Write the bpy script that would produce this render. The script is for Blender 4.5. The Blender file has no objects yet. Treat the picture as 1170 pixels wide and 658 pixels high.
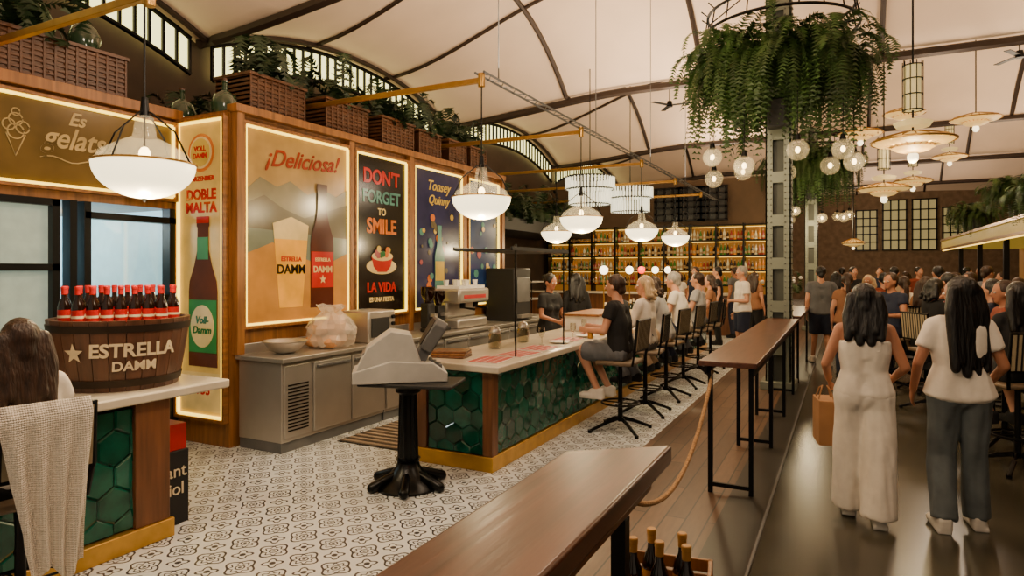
import bpy, math, random
from mathutils import Vector, Matrix, Euler, noise
random.seed(7)
SC=bpy.context.scene
COL=SC.collection
PI=math.pi
V=Vector
# ---------------------------------------------------------------- materials
MATS={}
def lin(c):
    return tuple(((x/12.92) if x<=0.04045 else ((x+0.055)/1.055)**2.4) for x in c)
def M(name,col,rough=.5,metal=0,es=0,ecol=None,var=.12,scale=9,bump=0,stretch=(1,1,1),coat=0,srgb=True):
    if name in MATS: return MATS[name]
    m=bpy.data.materials.new(name); m.use_nodes=True; nt=m.node_tree; N=nt.nodes; L=nt.links
    b=N["Principled BSDF"]
    c=lin(col) if srgb else col
    tc=N.new("ShaderNodeTexCoord"); mp=N.new("ShaderNodeMapping"); mp.inputs["Scale"].default_value=stretch
    L.new(tc.outputs["Object"],mp.inputs["Vector"])
    no=N.new("ShaderNodeTexNoise"); no.inputs["Scale"].default_value=scale; no.inputs["Detail"].default_value=3
    L.new(mp.outputs[0],no.inputs["Vector"])
    r=N.new("ShaderNodeValToRGB")
    r.color_ramp.elements[0].position=.3; r.color_ramp.elements[1].position=.7
    r.color_ramp.elements[0].color=tuple(max(0,x*(1-var)) for x in c)+(1,)
    r.color_ramp.elements[1].color=tuple(min(1,x*(1+var)) for x in c)+(1,)
    L.new(no.outputs["Fac"],r.inputs[0]); L.new(r.outputs[0],b.inputs["Base Color"])
    b.inputs["Roughness"].default_value=rough; b.inputs["Metallic"].default_value=metal
    if coat: b.inputs["Coat Weight"].default_value=coat
    if es>0:
        b.inputs["Emission Strength"].default_value=es
        if ecol: b.inputs["Emission Color"].default_value=lin(ecol)+(1,)
        else: L.new(r.outputs[0],b.inputs["Emission Color"])
    if bump:
        bp=N.new("ShaderNodeBump"); bp.inputs["Strength"].default_value=bump; bp.inputs["Distance"].default_value=.02
        L.new(no.outputs["Fac"],bp.inputs["Height"]); L.new(bp.outputs[0],b.inputs["Normal"])
    MATS[name]=m; return m
def glassmat(name,tint,fac=.25,rough=.05):
    if name in MATS: return MATS[name]
    m=bpy.data.materials.new(name); m.use_nodes=True; nt=m.node_tree; N=nt.nodes; L=nt.links
    N.remove(N["Principled BSDF"]); out=N["Material Output"]
    t=N.new("ShaderNodeBsdfTransparent"); t.inputs[0].default_value=lin(tint)+(1,)
    g=N.new("ShaderNodeBsdfGlossy"); g.inputs["Roughness"].default_value=rough
    lw=N.new("ShaderNodeLayerWeight"); lw.inputs[0].default_value=fac
    mx=N.new("ShaderNodeMixShader"); L.new(lw.outputs["Facing"],mx.inputs[0]); L.new(t.outputs[0],mx.inputs[1]); L.new(g.outputs[0],mx.inputs[2])
    L.new(mx.outputs[0],out.inputs[0]); MATS[name]=m; return m
def nmath(nt,op,a,b=None):
    n=nt.nodes.new("ShaderNodeMath"); n.operation=op
    for i,x in enumerate((a,b)):
        if x is None: continue
        if isinstance(x,(int,float)): n.inputs[i].default_value=x
        else: nt.links.new(x,n.inputs[i])
    return n.outputs[0]
def tile_mat():
    m=bpy.data.materials.new("patterned_floor_tile"); m.use_nodes=True; nt=m.node_tree; N=nt.nodes; L=nt.links
    b=N["Principled BSDF"]; g=N.new("ShaderNodeNewGeometry"); s=N.new("ShaderNodeSeparateXYZ"); L.new(g.outputs["Position"],s.inputs[0])
    def ax(o):
        x=nmath(nt,'MULTIPLY',o,1/.25); x=nmath(nt,'FRACT',x); x=nmath(nt,'MULTIPLY',x,2); x=nmath(nt,'SUBTRACT',x,1); return nmath(nt,'ABSOLUTE',x)
    a=ax(s.outputs[0]); c=ax(s.outputs[1])
    def ln(x,y): return nmath(nt,'SQRT',nmath(nt,'ADD',nmath(nt,'MULTIPLY',x,x),nmath(nt,'MULTIPLY',y,y)))
    a1=nmath(nt,'SUBTRACT',1,a); c1=nmath(nt,'SUBTRACT',1,c)
    def petal(x,y,n,amp): return nmath(nt,'MULTIPLY',nmath(nt,'COSINE',nmath(nt,'MULTIPLY',nmath(nt,'ARCTAN2',y,x),n)),amp)
    r0=nmath(nt,'SUBTRACT',ln(a,c),petal(a,c,8,.07)); r0b=nmath(nt,'SUBTRACT',ln(a,c),petal(a,c,4,.11)); r1=nmath(nt,'SUBTRACT',ln(a1,c1),petal(a1,c1,4,-.1)); r1b=ln(a1,c1)
    def band(r,c0,w): return nmath(nt,'LESS_THAN',nmath(nt,'ABSOLUTE',nmath(nt,'SUBTRACT',r,c0)),w)
    ms=[band(r0,.43,.045),band(r0b,.66,.055),band(ln(a,c),.2,.04),band(ln(a,c),0,.09),band(r1,.37,.055),band(r1b,0,.15)]
    t=ms[0]
    for q in ms[1:]: t=nmath(nt,'MAXIMUM',t,q)
    no=N.new("ShaderNodeTexNoise"); no.inputs["Scale"].default_value=3
    L.new(g.outputs["Position"],no.inputs["Vector"])
    mx=N.new("ShaderNodeMix"); mx.data_type='RGBA'; L.new(t,mx.inputs[0]); mx.inputs[6].default_value=lin((.88,.9,.9))+(1,); mx.inputs[7].default_value=lin((.18,.18,.2))+(1,)
    m2=N.new("ShaderNodeMix"); m2.data_type='RGBA'; m2.blend_type='MULTIPLY'; m2.inputs[0].default_value=.2; L.new(mx.outputs[2],m2.inputs[6]); L.new(no.outputs["Fac"],m2.inputs[7])
    L.new(m2.outputs[2],b.inputs["Base Color"]); b.inputs["Roughness"].default_value=.32
    return m
def plank_mat():
    m=bpy.data.materials.new("plank_floor"); m.use_nodes=True; nt=m.node_tree; N=nt.nodes; L=nt.links
    b=N["Principled BSDF"]; g=N.new("ShaderNodeNewGeometry"); s=N.new("ShaderNodeSeparateXYZ"); L.new(g.outputs["Position"],s.inputs[0])
    cb=N.new("ShaderNodeCombineXYZ"); L.new(s.outputs[1],cb.inputs[0]); L.new(s.outputs[0],cb.inputs[1])
    br=N.new("ShaderNodeTexBrick"); br.inputs["Scale"].default_value=1; br.inputs["Brick Width"].default_value=1.3; br.inputs["Row Height"].default_value=.14; br.inputs["Mortar Size"].default_value=.006
    br.inputs["Color1"].default_value=lin((.46,.34,.24))+(1,); br.inputs["Color2"].default_value=lin((.34,.25,.18))+(1,); br.inputs["Mortar"].default_value=(.01,.008,.005,1)
    L.new(cb.outputs[0],br.inputs["Vector"])
    no=N.new("ShaderNodeTexNoise"); no.inputs["Scale"].default_value=6; mp=N.new("ShaderNodeMapping"); mp.inputs["Scale"].default_value=(6,.8,1); L.new(g.outputs["Position"],mp.inputs[0]); L.new(mp.outputs[0],no.inputs["Vector"])
    m2=N.new("ShaderNodeMix"); m2.data_type='RGBA'; m2.blend_type='MULTIPLY'; m2.inputs[0].default_value=.6; L.new(br.outputs["Color"],m2.inputs[6]); L.new(no.outputs["Fac"],m2.inputs[7])
    L.new(m2.outputs[2],b.inputs["Base Color"]); b.inputs["Roughness"].default_value=.4
    return m
def wood(name,col,ax=1,rough=.4,var=.35):
    st=[14,14,14]; st[ax]=1.2
    return M(name,col,rough,var=var,scale=1.6,stretch=tuple(st),bump=.08)
BLACK=M("black_metal",(.05,.05,.055),.4,.6)
BLK=M("black_matte",(.06,.055,.055),.6)
IRON=M("cast_iron",(.05,.055,.055),.3,.6)
STEEL=M("stainless_steel",(.72,.7,.67),.33,.75,var=.08,scale=3)
DSTEEL=M("grey_steel",(.42,.42,.42),.45,.4,var=.15,scale=5)
BRASS=M("brass",(.72,.55,.28),.32,.9)
GOLD=M("gold_plinth",(.8,.62,.28),.35,.75)
WALN=wood("walnut_wood",(.42,.26,.14),2)
PANEL=wood("oak_panel",(.54,.35,.16),2)
DWOOD=wood("dark_table_wood",(.33,.19,.13),1,.3)
BWOOD=wood("barrel_wood",(.36,.23,.16),2)
MARB=M("pale_stone",(.82,.78,.7),.25,var=.08,scale=4)
GR=[M("green_glaze_deep",(.03,.26,.2),.1,var=.35,scale=10),M("green_glaze",(.05,.32,.25),.1,var=.35,scale=10),M("green_glaze_light",(.08,.38,.31),.1,var=.35,scale=10)]
GROUT=M("dark_grout",(.02,.09,.07),.7)
CREAM=M("cream_paint",(.9,.83,.68),.5)
WHITE=M("white_paint",(.9,.89,.86),.5)
RED=M("red_paint",(.7,.05,.05),.4)
LED=M("warm_led",(1,.82,.3),.5,es=3.4,ecol=(1,.84,.26))
SKIN=M("skin_light",(.8,.58,.46),.5,var=.06)
SKIN2=M("skin_tan",(.68,.46,.34),.5,var=.06)
HBLK=M("hair_black",(.04,.03,.03),.4,var=.5,scale=5,stretch=(14,14,1.5),bump=.5)
HBRN=M("hair_brown",(.2,.12,.07),.45,var=.5,scale=5,stretch=(14,14,1.5),bump=.5)
HBLD=M("hair_blond",(.75,.65,.5),.45,var=.3,scale=5,stretch=(14,14,1.5),bump=.5)
HGRY=M("hair_grey",(.6,.58,.55),.45,var=.3,scale=5,stretch=(14,14,1.5),bump=.5)
def cloth(n,c): return M("cloth_"+n,c,.85,var=.06,scale=16,bump=.1)
CW=cloth("white",(.9,.87,.82)); CB=cloth("black",(.06,.06,.07)); CJ=M("denim",(.34,.37,.38),.85,var=.2,scale=9,bump=.15)
CG=cloth("grey",(.38,.39,.41)); CN=cloth("navy",(.1,.13,.22)); CO=cloth("tan",(.58,.4,.27)); CLB=cloth("light_grey",(.68,.68,.68)); CR=cloth("rust",(.5,.22,.14)); CBE=cloth("beige",(.68,.58,.46))
FERN=M("fern_leaf",(.19,.29,.1),.55,var=.5,scale=3)
FERN2=M("fern_leaf_dark",(.1,.19,.07),.55,var=.5,scale=3)
GLASS=glassmat("clear_glass",(.97,.97,.95)); 
BULB=M("bulb_glow",(1,.9,.7),.5,es=12,ecol=(1,.84,.55))
MILK=M("milk_glass",(.95,.92,.84),.3,es=3.0,ecol=(1,.92,.72))
DGL=M("dark_bottle_glass",(.1,.04,.02),.12,var=.2,coat=.5)
GGL=M("green_bottle_glass",(.05,.14,.06),.12,var=.2,coat=.5)
RUBBER=M("rubber_sole",(.8,.78,.74),.6)
# ---------------------------------------------------------------- mesh builder
class MB:
    def __init__(s): s.v=[];s.f=[];s.m=[];s.cur=0;s.T=None
    def add(s,vs,fs):
        o=len(s.v)
        for p in vs:
            p=V(p)
            if s.T is not None: p=s.T@p
            s.v.append(p)
        for f in fs: s.f.append([i+o for i in f]); s.m.append(s.cur)
        return s
    def box(s,x0,x1,y0,y1,z0,z1):
        return s.add([(x0,y0,z0),(x1,y0,z0),(x1,y1,z0),(x0,y1,z0),(x0,y0,z1),(x1,y0,z1),(x1,y1,z1),(x0,y1,z1)],
          [(0,3,2,1),(4,5,6,7),(0,1,5,4),(1,2,6,5),(2,3,7,6),(3,0,4,7)])
    def rings(s,rs,cap=True,close=False):
        n=len(rs[0]); vs=[p for r in rs for p in r]; fs=[]
        k=len(rs)
        for i in range(k-1 if not close else k):
            a=i*n; b=((i+1)%k)*n
            for j in range(n): fs.append((a+j,a+(j+1)%n,b+(j+1)%n,b+j))
        if cap and not close:
            fs.append(tuple(range(n-1,-1,-1))); fs.append(tuple((k-1)*n+j for j in range(n)))
        return s.add(vs,fs)
    def frame(s,d):
        d=d.normalized(); u=V((0,0,1)) if abs(d.z)<.9 else V((1,0,0))
        a=d.cross(u).normalized(); b=d.cross(a); return b,a
    def cone(s,p0,p1,r0,r1=None,n=12):
        if r1 is None: r1=r0
        p0=V(p0);p1=V(p1);a,b=s.frame(p1-p0)
        return s.rings([[p+a*math.cos(2*PI*j/n)*r+b*math.sin(2*PI*j/n)*r for j in range(n)] for p,r in ((p0,r0),(p1,r1))])
    def lathe(s,prof,n=24,c=(0,0,0),cap=True):
        return s.rings([[(c[0]+r*math.cos(2*PI*j/n),c[1]+r*math.sin(2*PI*j/n),c[2]+z) for j in range(n)] for r,z in prof],cap)
    def tube(s,pts,r,n=8,close=False):
        pts=[V(p) for p in pts]; rs=[];k=len(pts); pa=None
        for i,p in enumerate(pts):
            if close: d=pts[(i+1)%k]-pts[i-1]
            else: d=pts[min(i+1,k-1)]-pts[max(i-1,0)]
            d.normalize()
            if pa is None: a,b=s.frame(d)
            else: a=(pa-d*pa.dot(d)).normalized(); b=d.cross(a)
            pa=a; rr=r[i] if isinstance(r,(list,tuple)) else r
            rs.append([p+a*math.cos(2*PI*j/n)*rr+b*math.sin(2*PI*j/n)*rr for j in range(n)])
        return s.rings(rs,True,close)
    def circle(s,c,R,r,n=32,k=6):
        return s.tube([(c[0]+R*math.cos(2*PI*i/n),c[1]+R*math.sin(2*PI*i/n),c[2]) for i in range(n)],r,k,True)
    def ell(s,c,R,n=12,rot=None):
        c=V(c); rs=[]
        k=max(5,n//2+1)
        for i in range(k):
            t=-PI/2+PI*(i+.02 if i==0 else (i-.02 if i==k-1 else i))/(k-1)
            ring=[]
            for j in range(n):
                p=V((R[0]*math.cos(t)*math.cos(2*PI*j/n),R[1]*math.cos(t)*math.sin(2*PI*j/n),R[2]*math.sin(t)))
                if rot is not None: p=rot@p
                ring.append(c+p)
            rs.append(ring)
        return s.rings(rs)
    def cap(s,a,b,ra,rb=None,n=12):
        if rb is None: rb=ra
        a=V(a);b=V(b); d=b-a
        if d.length<1e-5: d=V((0,0,1e-4)); b=a+d
        u,w=s.frame(d); d=d.normalized(); rs=[]
        for t in (-88,-60,-30,0):
            t=math.radians(t); rs.append([a+d*ra*math.sin(t)+(u*math.cos(2*PI*j/n)+w*math.sin(2*PI*j/n))*ra*math.cos(t) for j in range(n)])
        for t in (0,30,60,88):
            t=math.radians(t); rs.append([b+d*rb*math.sin(t)+(u*math.cos(2*PI*j/n)+w*math.sin(2*PI*j/n))*rb*math.cos(t) for j in range(n)])
        return s.rings(rs)
    def hem(s,a,b,ra,rb,n=16):
        a=V(a);b=V(b); s.cap(a,a+(b-a)*.02,ra,ra); return s.cone(a,b,ra,rb,n)
    def prism(s,pts,z0,z1):
        n=len(pts); vs=[(x,y,z0) for x,y in pts]+[(x,y,z1) for x,y in pts]
        return s.add(vs,[tuple(range(n-1,-1,-1)),tuple(range(n,2*n))]+[(i,(i+1)%n,n+(i+1)%n,n+i) for i in range(n)])
def tag(o,label=None,cat=None,kind=None,group=None):
    if label: o["label"]=label
    if cat: o["category"]=cat
    if kind: o["kind"]=kind
    if group: o["group"]=group
    return o
def O(mb,name,mats,parent=None,loc=(0,0,0),rot=(0,0,0),bevel=0,angle=38,**kw):
    me=bpy.data.meshes.new(name); me.from_pydata([tuple(p) for p in mb.v],[],mb.f); 
    if not isinstance(mats,(list,tuple)): mats=[mats]
    for m in mats: me.materials.append(m)
    for p,mi in zip(me.polygons,mb.m): p.material_index=min(mi,len(mats)-1); p.use_smooth=True
    me.update()
    try: me.set_sharp_from_angle(angle=math.radians(angle))
    except Exception: pass
    o=bpy.data.objects.new(name,me); COL.objects.link(o); o.location=loc; o.rotation_euler=rot
    if parent: o.parent=parent
    if bevel:
        b=o.modifiers.new("bevel","BEVEL"); b.width=bevel; b.segments=2; b.limit_method='ANGLE'
    return tag(o,**kw)
def E(name,label,cat,loc=(0,0,0),rz=0,rot=None,group=None):
    o=bpy.data.objects.new(name,None); o.empty_display_size=.1; COL.objects.link(o); o.location=loc
    o.rotation_euler=rot if rot else (0,0,rz)
    return tag(o,label,cat,None,group)
def clone(o,loc=None,rz=None,sc=None,parent=None,label=None):
    n=o.copy(); COL.objects.link(n)
    if parent is not None: n.parent=parent
    if loc is not None: n.location=loc
    if rz is not None: n.rotation_euler=(o.rotation_euler[0],o.rotation_euler[1],rz)
    if sc is not None: n.scale=(sc,sc,sc) if isinstance(sc,(int,float)) else sc
    if label: n["label"]=label
    for c in [c for c in o.children]: clone(c,parent=n)
    return n
def text(body,name,mat,parent,loc,size,rot=(0,0,0),ext=.003,shear=0,bold=0,align='CENTER',warp=None,sx=1):
    cu=bpy.data.curves.new(name,'FONT'); cu.body=body; cu.size=size; cu.extrude=ext; cu.shear=shear; cu.offset=bold; cu.align_x=align; cu.align_y='CENTER'; cu.resolution_u=4
    t=bpy.data.objects.new(name,cu); COL.objects.link(t)
    dg=bpy.context.evaluated_depsgraph_get(); me=bpy.data.meshes.new_from_object(t.evaluated_get(dg)); bpy.data.objects.remove(t)
    for v in me.vertices: v.co.x*=sx
    if warp:
        for v in me.vertices: v.co=warp(v.co)
    me.materials.clear(); me.materials.append(mat)
    o=bpy.data.objects.new(name,me); COL.objects.link(o); o.parent=parent; o.location=loc; o.rotation_euler=rot
    return o
# ---------------------------------------------------------------- camera geometry
F=740.;TH=math.atan(380/740.);ST=math.sin(TH);CT=math.cos(TH);CH=1.73
def W(px,d):
    l=(px-585)/F*d; return (l*CT-d*ST, l*ST+d*CT)
def ZZ(py,d): return CH-(py-308)*d/F
cam=bpy.data.cameras.new("camera"); co=bpy.data.objects.new("camera",cam); COL.objects.link(co)
co.location=(0,0,CH); co.rotation_euler=(PI/2,0,TH); cam.sensor_width=36; cam.lens=36*F/1170; cam.shift_y=-21/1170; cam.clip_end=200; cam.clip_start=.05
SC.camera=co
# ---------------------------------------------------------------- people
def remesh(mb,name,mats,vox,parent=None,loc=(0,0,0),rot=(0,0,0),sm=3,fold=0):
    o=O(mb,name,mats,None)
    r=o.modifiers.new("r","REMESH"); r.mode='VOXEL'; r.voxel_size=vox; 
    s=o.modifiers.new("s","SMOOTH"); s.iterations=sm; s.factor=.5
    dg=bpy.context.evaluated_depsgraph_get(); me=bpy.data.meshes.new_from_object(o.evaluated_get(dg))
    o.modifiers.clear(); old=o.data; o.data=me; me.name=name; bpy.data.meshes.remove(old)
    me.materials.clear()
    for m in (mats if isinstance(mats,(list,tuple)) else [mats]): me.materials.append(m)
    if fold:
        ns=[v.normal.copy() for v in me.vertices]
        for v,n in zip(me.vertices,ns):
            p=v.co; q=V((p.x*16,p.y*16,p.z*2.2)); q2=V((p.x*30+3,p.y*30,p.z*7+p.x*9))
            v.co=p+n*fold*(noise.noise(q)*1.0+noise.noise(q2)*.45+.25)
    for p in me.polygons: p.use_smooth=True
    o.location=loc;o.rotation_euler=rot
    if parent: o.parent=parent
    return o
EYEW=M("eye_white",(.9,.88,.85),.3); EYED=M("eye_dark",(.08,.05,.03),.2); LIP=M("lips",(.62,.3,.27),.5)
def person(loc,face,label,H=1.7,sit=None,top=CW,sleeve=.5,bottom='trousers',bmat=CJ,hair='short',hmat=HBRN,skin=SKIN,shoe=CB,vox=.014,fem=False,J=None,hyaw=0,hpitch=0,hl=.3,strappy=False,group=None,lean=0):
    s=H/1.7
    j=dict(pel=(0,0,.94),ch=(0,0,1.22),nb=(0,-.01,1.43),hd=(0,.02,1.59),
      shl=(-.175,0,1.385),shr=(.175,0,1.385),ell=(-.225,-.03,1.11),elr=(.225,-.03,1.11),wrl=(-.22,.05,.88),wrr=(.22,.05,.88),
      hpl=(-.085,0,.91),hpr=(.085,0,.91),knl=(-.095,.03,.5),knr=(.095,.03,.5),anl=(-.1,-.03,.1),anr=(.1,-.03,.1))
    if sit is not None:
        sz=sit/s; dz=sz+.10-.94
        for k in ('pel','ch','nb','hd','shl','shr','hpl','hpr'):
            a=j[k]; ly=max(0,(a[2]-.94))*math.sin(math.radians(lean)); j[k]=(a[0],a[1]+ly,a[2]+dz)
        ly=.45*math.sin(math.radians(lean))
        j['knl']=(-.12,.40,sz+.08);j['knr']=(.13,.39,sz+.07);j['anl']=(-.09,.22,sz-.32);j['anr']=(.10,.17,sz-.32)
        j['ell']=(-.235,.06+ly,sz+.30);j['elr']=(.235,.06+ly,sz+.30);j['wrl']=(-.13,.29+ly*.8,sz+.30);j['wrr']=(.14,.28+ly*.8,sz+.31)
    if J: j.update(J)
    j={k:V(v)*s for k,v in j.items()}
    if fem:
        for k in ('shl','shr'): j[k]=V((j[k].x*.86,j[k].y,j[k].z))
    b=MB(); tp=MB(); bt=MB(); hr=MB(); shs=[MB(),MB()]
    wv=.9 if fem else 1.
    ax=(j['nb']-j['pel'])
    up=ax.normalized()
    P=lambda t: j['pel']+ax*t
    def torso(mb,inf,lo=False):
        wx=.05 if fem else .068
        seq=[(P(-.02),.08 if fem else .075,.108),(P(.3),wx,.084 if fem else .097),(P(.58),.07*wv+.005,.09 if fem else .102)]
        if not lo: seq.append((P(.84),.085*wv,.075))
        for sg in (-1,1):
            for (p0,x0,r0),(p1,x1,r1) in zip(seq,seq[1:]): mb.cap(p0+V((sg*x0*s,0,0)),p1+V((sg*x1*s,0,0)),r0*s+inf,r1*s+inf)
            if lo:
                p0,x0,r0=seq[-1]; mb.cone(p0+V((sg*x0*s,0,0)),P(.76)+V((sg*.07*s,0,0)),r0*s+inf,.088*s+inf,16)
            if fem: mb.cap(P(.6)+V((sg*.07,.06,0))*s,P(.58)+V((sg*.07,.064,0))*s,.05*s+inf,.05*s+inf)
        for (p0,x0,r0) in seq: mb.cap(p0+V((-x0*s,0,0)),p0+V((x0*s,0,0)),r0*s*.97+inf,r0*s*.97+inf)
        if lo:
            for q in (-.03,0,.03): mb.cone(P(.5)+V((q*s,0,0)),P(.76)+V((q*s,0,0)),.088*s+inf,.09*s+inf,16)
        if not lo: mb.cap(j['shl']*.88+j['shr']*.12,j['shr']*.88+j['shl']*.12,.056*s+inf,.056*s+inf)
    torso(b,0); 
    b.cap(j['nb']-up*.03,j['hd']-V((0,.02,.06))*s,.062*s*wv,.05*s*wv)
    R=Euler((math.radians(hpitch),0,math.radians(hyaw))).to_matrix().to_4x4(); HT=Matrix.Translation(j['hd'])@R@Matrix.Scale(s,4)
    HB=Matrix.Translation(j['hd'])@Matrix.Rotation(math.radians(hyaw*.35),4,'Z')@Matrix.Scale(s,4)
    b.T=HT
    b.ell((0,-.01,.022),(.077,.095,.098),16); b.cap((0,.025,-.035),(0,.04,-.068),.062,.04); b.cap((0,.086,.0),(0,.103,-.022),.009,.014)
    for sg in (-1,1): b.ell((sg*.078,-.005,-.01),(.012,.02,.03),8)
    b.T=None
    for side,sg in (('l',-1),('r',1)):
        sh,el,wr=j['sh'+side],j['el'+side],j['wr'+side]
        b.cap(sh,el,.052*s*wv,.038*s*wv); b.cap(el,wr,.038*s*wv,.025*s)
        dr=(wr-el).normalized(); n=V((-sg,0,0)); n=(n-dr*n.dot(dr)).normalized(); sd=dr.cross(n)
        if sd.y<0: sd=-sd
        fr=max(.0085,vox*.8)
        for k in (-.022,-.007,.008,.022): b.cap(wr+sd*k*.7*s,wr+dr*.085*s+sd*k*s,.015*s,.012*s,8)
        for k,ln in ((.03,.066),(.01,.076),(-.01,.07),(-.03,.056)):
            p0=wr+dr*.088*s+sd*k*s; p1=p0+(dr+n*.15)*ln*.5*s; p2=p1+(dr*.75+n*.6)*ln*.5*s
            b.cap(p0,p1,fr,fr*.95,8); b.cap(p1,p2,fr*.95,fr*.8,8)
        p0=wr+dr*.03*s+sd*.022*s;p1=p0+(dr*.6+sd*.7+n*.2)*.04*s;p2=p1+(dr*.9+sd*.25+n*.3)*.032*s
        b.cap(p0,p1,fr*1.2,fr*1.05,8); b.cap(p1,p2,fr*1.05,fr*.9,8)
        hp,kn,an=j['hp'+side],j['kn'+side],j['an'+side]
        b.cap(hp,kn,.088*s,.054*s); b.cap(kn,an,.054*s,.034*s); b.cap(kn.lerp(an,.25)-V((0,.015,0)),kn.lerp(an,.5),.05*s,.04*s)
        toe=an+V((sg*.015,.16,-.065))*s; heel=an+V((0,-.045,-.055))*s
        b.cap(heel,toe,.026*s,.024*s); b.cap(an,an+V((0,.05,-.05))*s,.035*s,.03*s)
        sm_=shs[0 if sg<0 else 1]
        for q in (-1,1):
            sm_.cap(heel+V((q*.014,0,.0))*s,toe+V((q*.02,0,.0))*s,.035*s,.031*s); sm_.cap(heel+V((q*.012,.0,.035))*s,toe.lerp(heel,.5)+V((q*.014,0,.03))*s,.036*s,.036*s)
            sm_.box(min(heel.x,toe.x)-.04*s,max(heel.x,toe.x)+.04*s,heel.y-.03*s,toe.y+.015*s,heel.z-.045*s,heel.z-.02*s) if q>0 else None
        if sleeve>0:
            q=sh.lerp(el,min(1,sleeve)); tp.cap(sh,sh.lerp(q,.3),.064*s*wv,.064*s*wv); tp.cone(sh,q,.064*s*wv,(.066 if sleeve<.9 else .052)*s*wv)
            if sleeve>1: tp.cap(el,el.lerp(wr,min(.92,sleeve-1)),.05*s*wv,.037*s)
        ctr=V((0,hp.y,hp.z))
        if bottom=='trousers':
            bt.cap(hp,kn,.106*s,.078*s); bt.hem(kn,an+V((0,0,-.02)),.078*s,.066*s)
        elif bottom=='wide':
            bt.cap(hp,hp.lerp(kn,.5),.112*s,.108*s); bt.cone(hp.lerp(kn,.2),an+V((0,-.01,-.03)),.108*s,.118*s,20); bt.cap(ctr,V((0,kn.y,hp.z*.72+kn.z*.28)),.09*s,.07*s)
        elif bottom=='straight':
            bt.cap(hp,hp.lerp(kn,.5),.108*s,.094*s); bt.cone(hp.lerp(kn,.4),kn,.096*s,.078*s,20); bt.hem(kn,an+V((0,-.005,-.02)),.078*s,.078*s,20); bt.cap(ctr,V((0,kn.y,hp.z*.85+kn.z*.15)),.09*s,.06*s)
        elif bottom=='shorts': bt.hem(hp,hp.lerp(kn,.9),.112*s,.098*s)
        elif bottom=='dress': bt.cap(hp,kn,.118*s,.13*s); bt.cap((hp+j['pel'])/2,V((kn.x*.3,kn.y,kn.z)),.11*s,.12*s)
    bt.cap(j['hpl'],j['hpr'],.114*s,.114*s); bt.cap(j['pel']+V((-.06,0,.04))*s,j['pel']+V((.06,0,.04))*s,.1*s,.1*s)
    torso(tp,.013*s,lo=strappy)
    if not strappy and sit is None:
        for i in range(9): q=-.09+i*.0225; tp.cone(P(.3)+V((q*.6*s,0,0)),P(-.10)+V((q*s,0,0)),.1*s*wv+.012,.133*s,18)
    body=remesh(b,"person",skin,vox,loc=loc,rot=(0,0,math.radians(face))); tag(body,label,"person",None,group)
    cv=max(.011,vox); near=vox<.0115
    remesh(tp,"top",top,cv,body,sm=8 if near else 3,fold=.006 if near else .005); remesh(bt,"dress_skirt" if bottom=='dress' else ("shorts" if bottom=='shorts' else "trousers"),bmat,cv,body,sm=8 if near else 3,fold=.014 if near else .006)
    for q in shs: remesh(q,"shoe",shoe,cv,body,sm=1)
    if strappy:
        for sg in (-1,1):
            st=MB(); x=sg*.085*s; z0=j['ch'].z+.02; z1=j['shl'].z+.06*s
            st.tube([(x*.9,-.10*s,z0),(x,-.098*s,z0+.07*s),(x*1.05,-.055*s,z1),(x*1.05,.0,z1+.006),(x,.07*s,z1-.05*s),(x*.9,.108*s,z0+.02)],.014*s,6)
            O(st,"strap",top,body)
    hr.T=HT
    if hair!='bald':
        hr.ell((0,-.024,.034),(.086,.098,.098),16); hr.cap((0,-.06,0),(0,-.075,-.04),.06,.05)
        if hair in('long','bob','pony'):
            for sg in(-1,1): hr.cap((sg*.066,-.01,.04),(sg*.074,-.02,-.05 if hair!='pony' else 0),.026,.022)
        if hair in ('long','bob'):
            L=hl if hair=='long' else .12
            hr.T=HB
            for i in range(-3,4):
                x=i*.027; hr.cap((x,-.06,.03),(x*1.3,-.082,-.10),.038,.04); hr.cap((x*1.3,-.082,-.10),(x*(1.3+.12*math.sin(i*2)),-.125,-L+.035*math.cos(i*3)+abs(i)*.014),.04,.026)
        if hair=='pony':
            hr.cap((0,-.10,.03),(0,-.15,-.05),.028,.035); hr.cap((0,-.15,-.05),(.01,-.15,-hl*.6),.038,.036); hr.cap((.01,-.15,-hl*.6),(.02,-.15,-hl),.036,.01)
        if hair=='bun': hr.ell((0,-.12,.05),(.045,.04,.045),10)
        remesh(hr,"hair",hmat,max(.009,vox*.8),body,sm=2,fold=.006)
    for sg in(-1,1):
        e=MB(); e.T=HT; e.ell((sg*.03,.075,.005),(.014,.012,.009),10); e.cur=1; e.ell((sg*.03,.083,.005),(.006,.006,.006),8); O(e,"eye",[EYEW,EYED],body)
    mo=MB(); mo.T=HT; mo.ell((0,.077,-.05),(.023,.008,.006),10); O(mo,"mouth",LIP,body)
    return body
person((.12,5.05,0),3,"woman in white strappy wide-leg jumpsuit walking away with paper bag",H=1.62,top=CW,sleeve=0,bottom='wide',bmat=CW,hair='long',hmat=HBLK,skin=SKIN2,shoe=RUBBER,vox=.008,fem=True,strappy=True,hl=.27,
  J=dict(anl=(-.085,.14,.11),knl=(-.09,.12,.5),anr=(.085,-.06,.1),ell=(-.25,-.03,1.13),wrl=(-.225,.14,1.0),elr=(.25,-.03,1.13),wrr=(.20,.18,1.02)))
person((.68,5.2,0),8,"woman in white t-shirt and blue jeans with long black hair, standing",H=1.67,top=CW,sleeve=.6,bottom='straight',bmat=CJ,hair='long',hmat=HBLK,skin=SKIN2,shoe=RUBBER,vox=.008,fem=True,hl=.5,hyaw=60,
  J=dict(anl=(-.11,-.06,.1),anr=(.12,.06,.1),ell=(-.25,-.03,1.12),wrl=(-.25,.1,.92),elr=(.25,-.02,1.12),wrr=(.22,.16,.98)))
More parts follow.
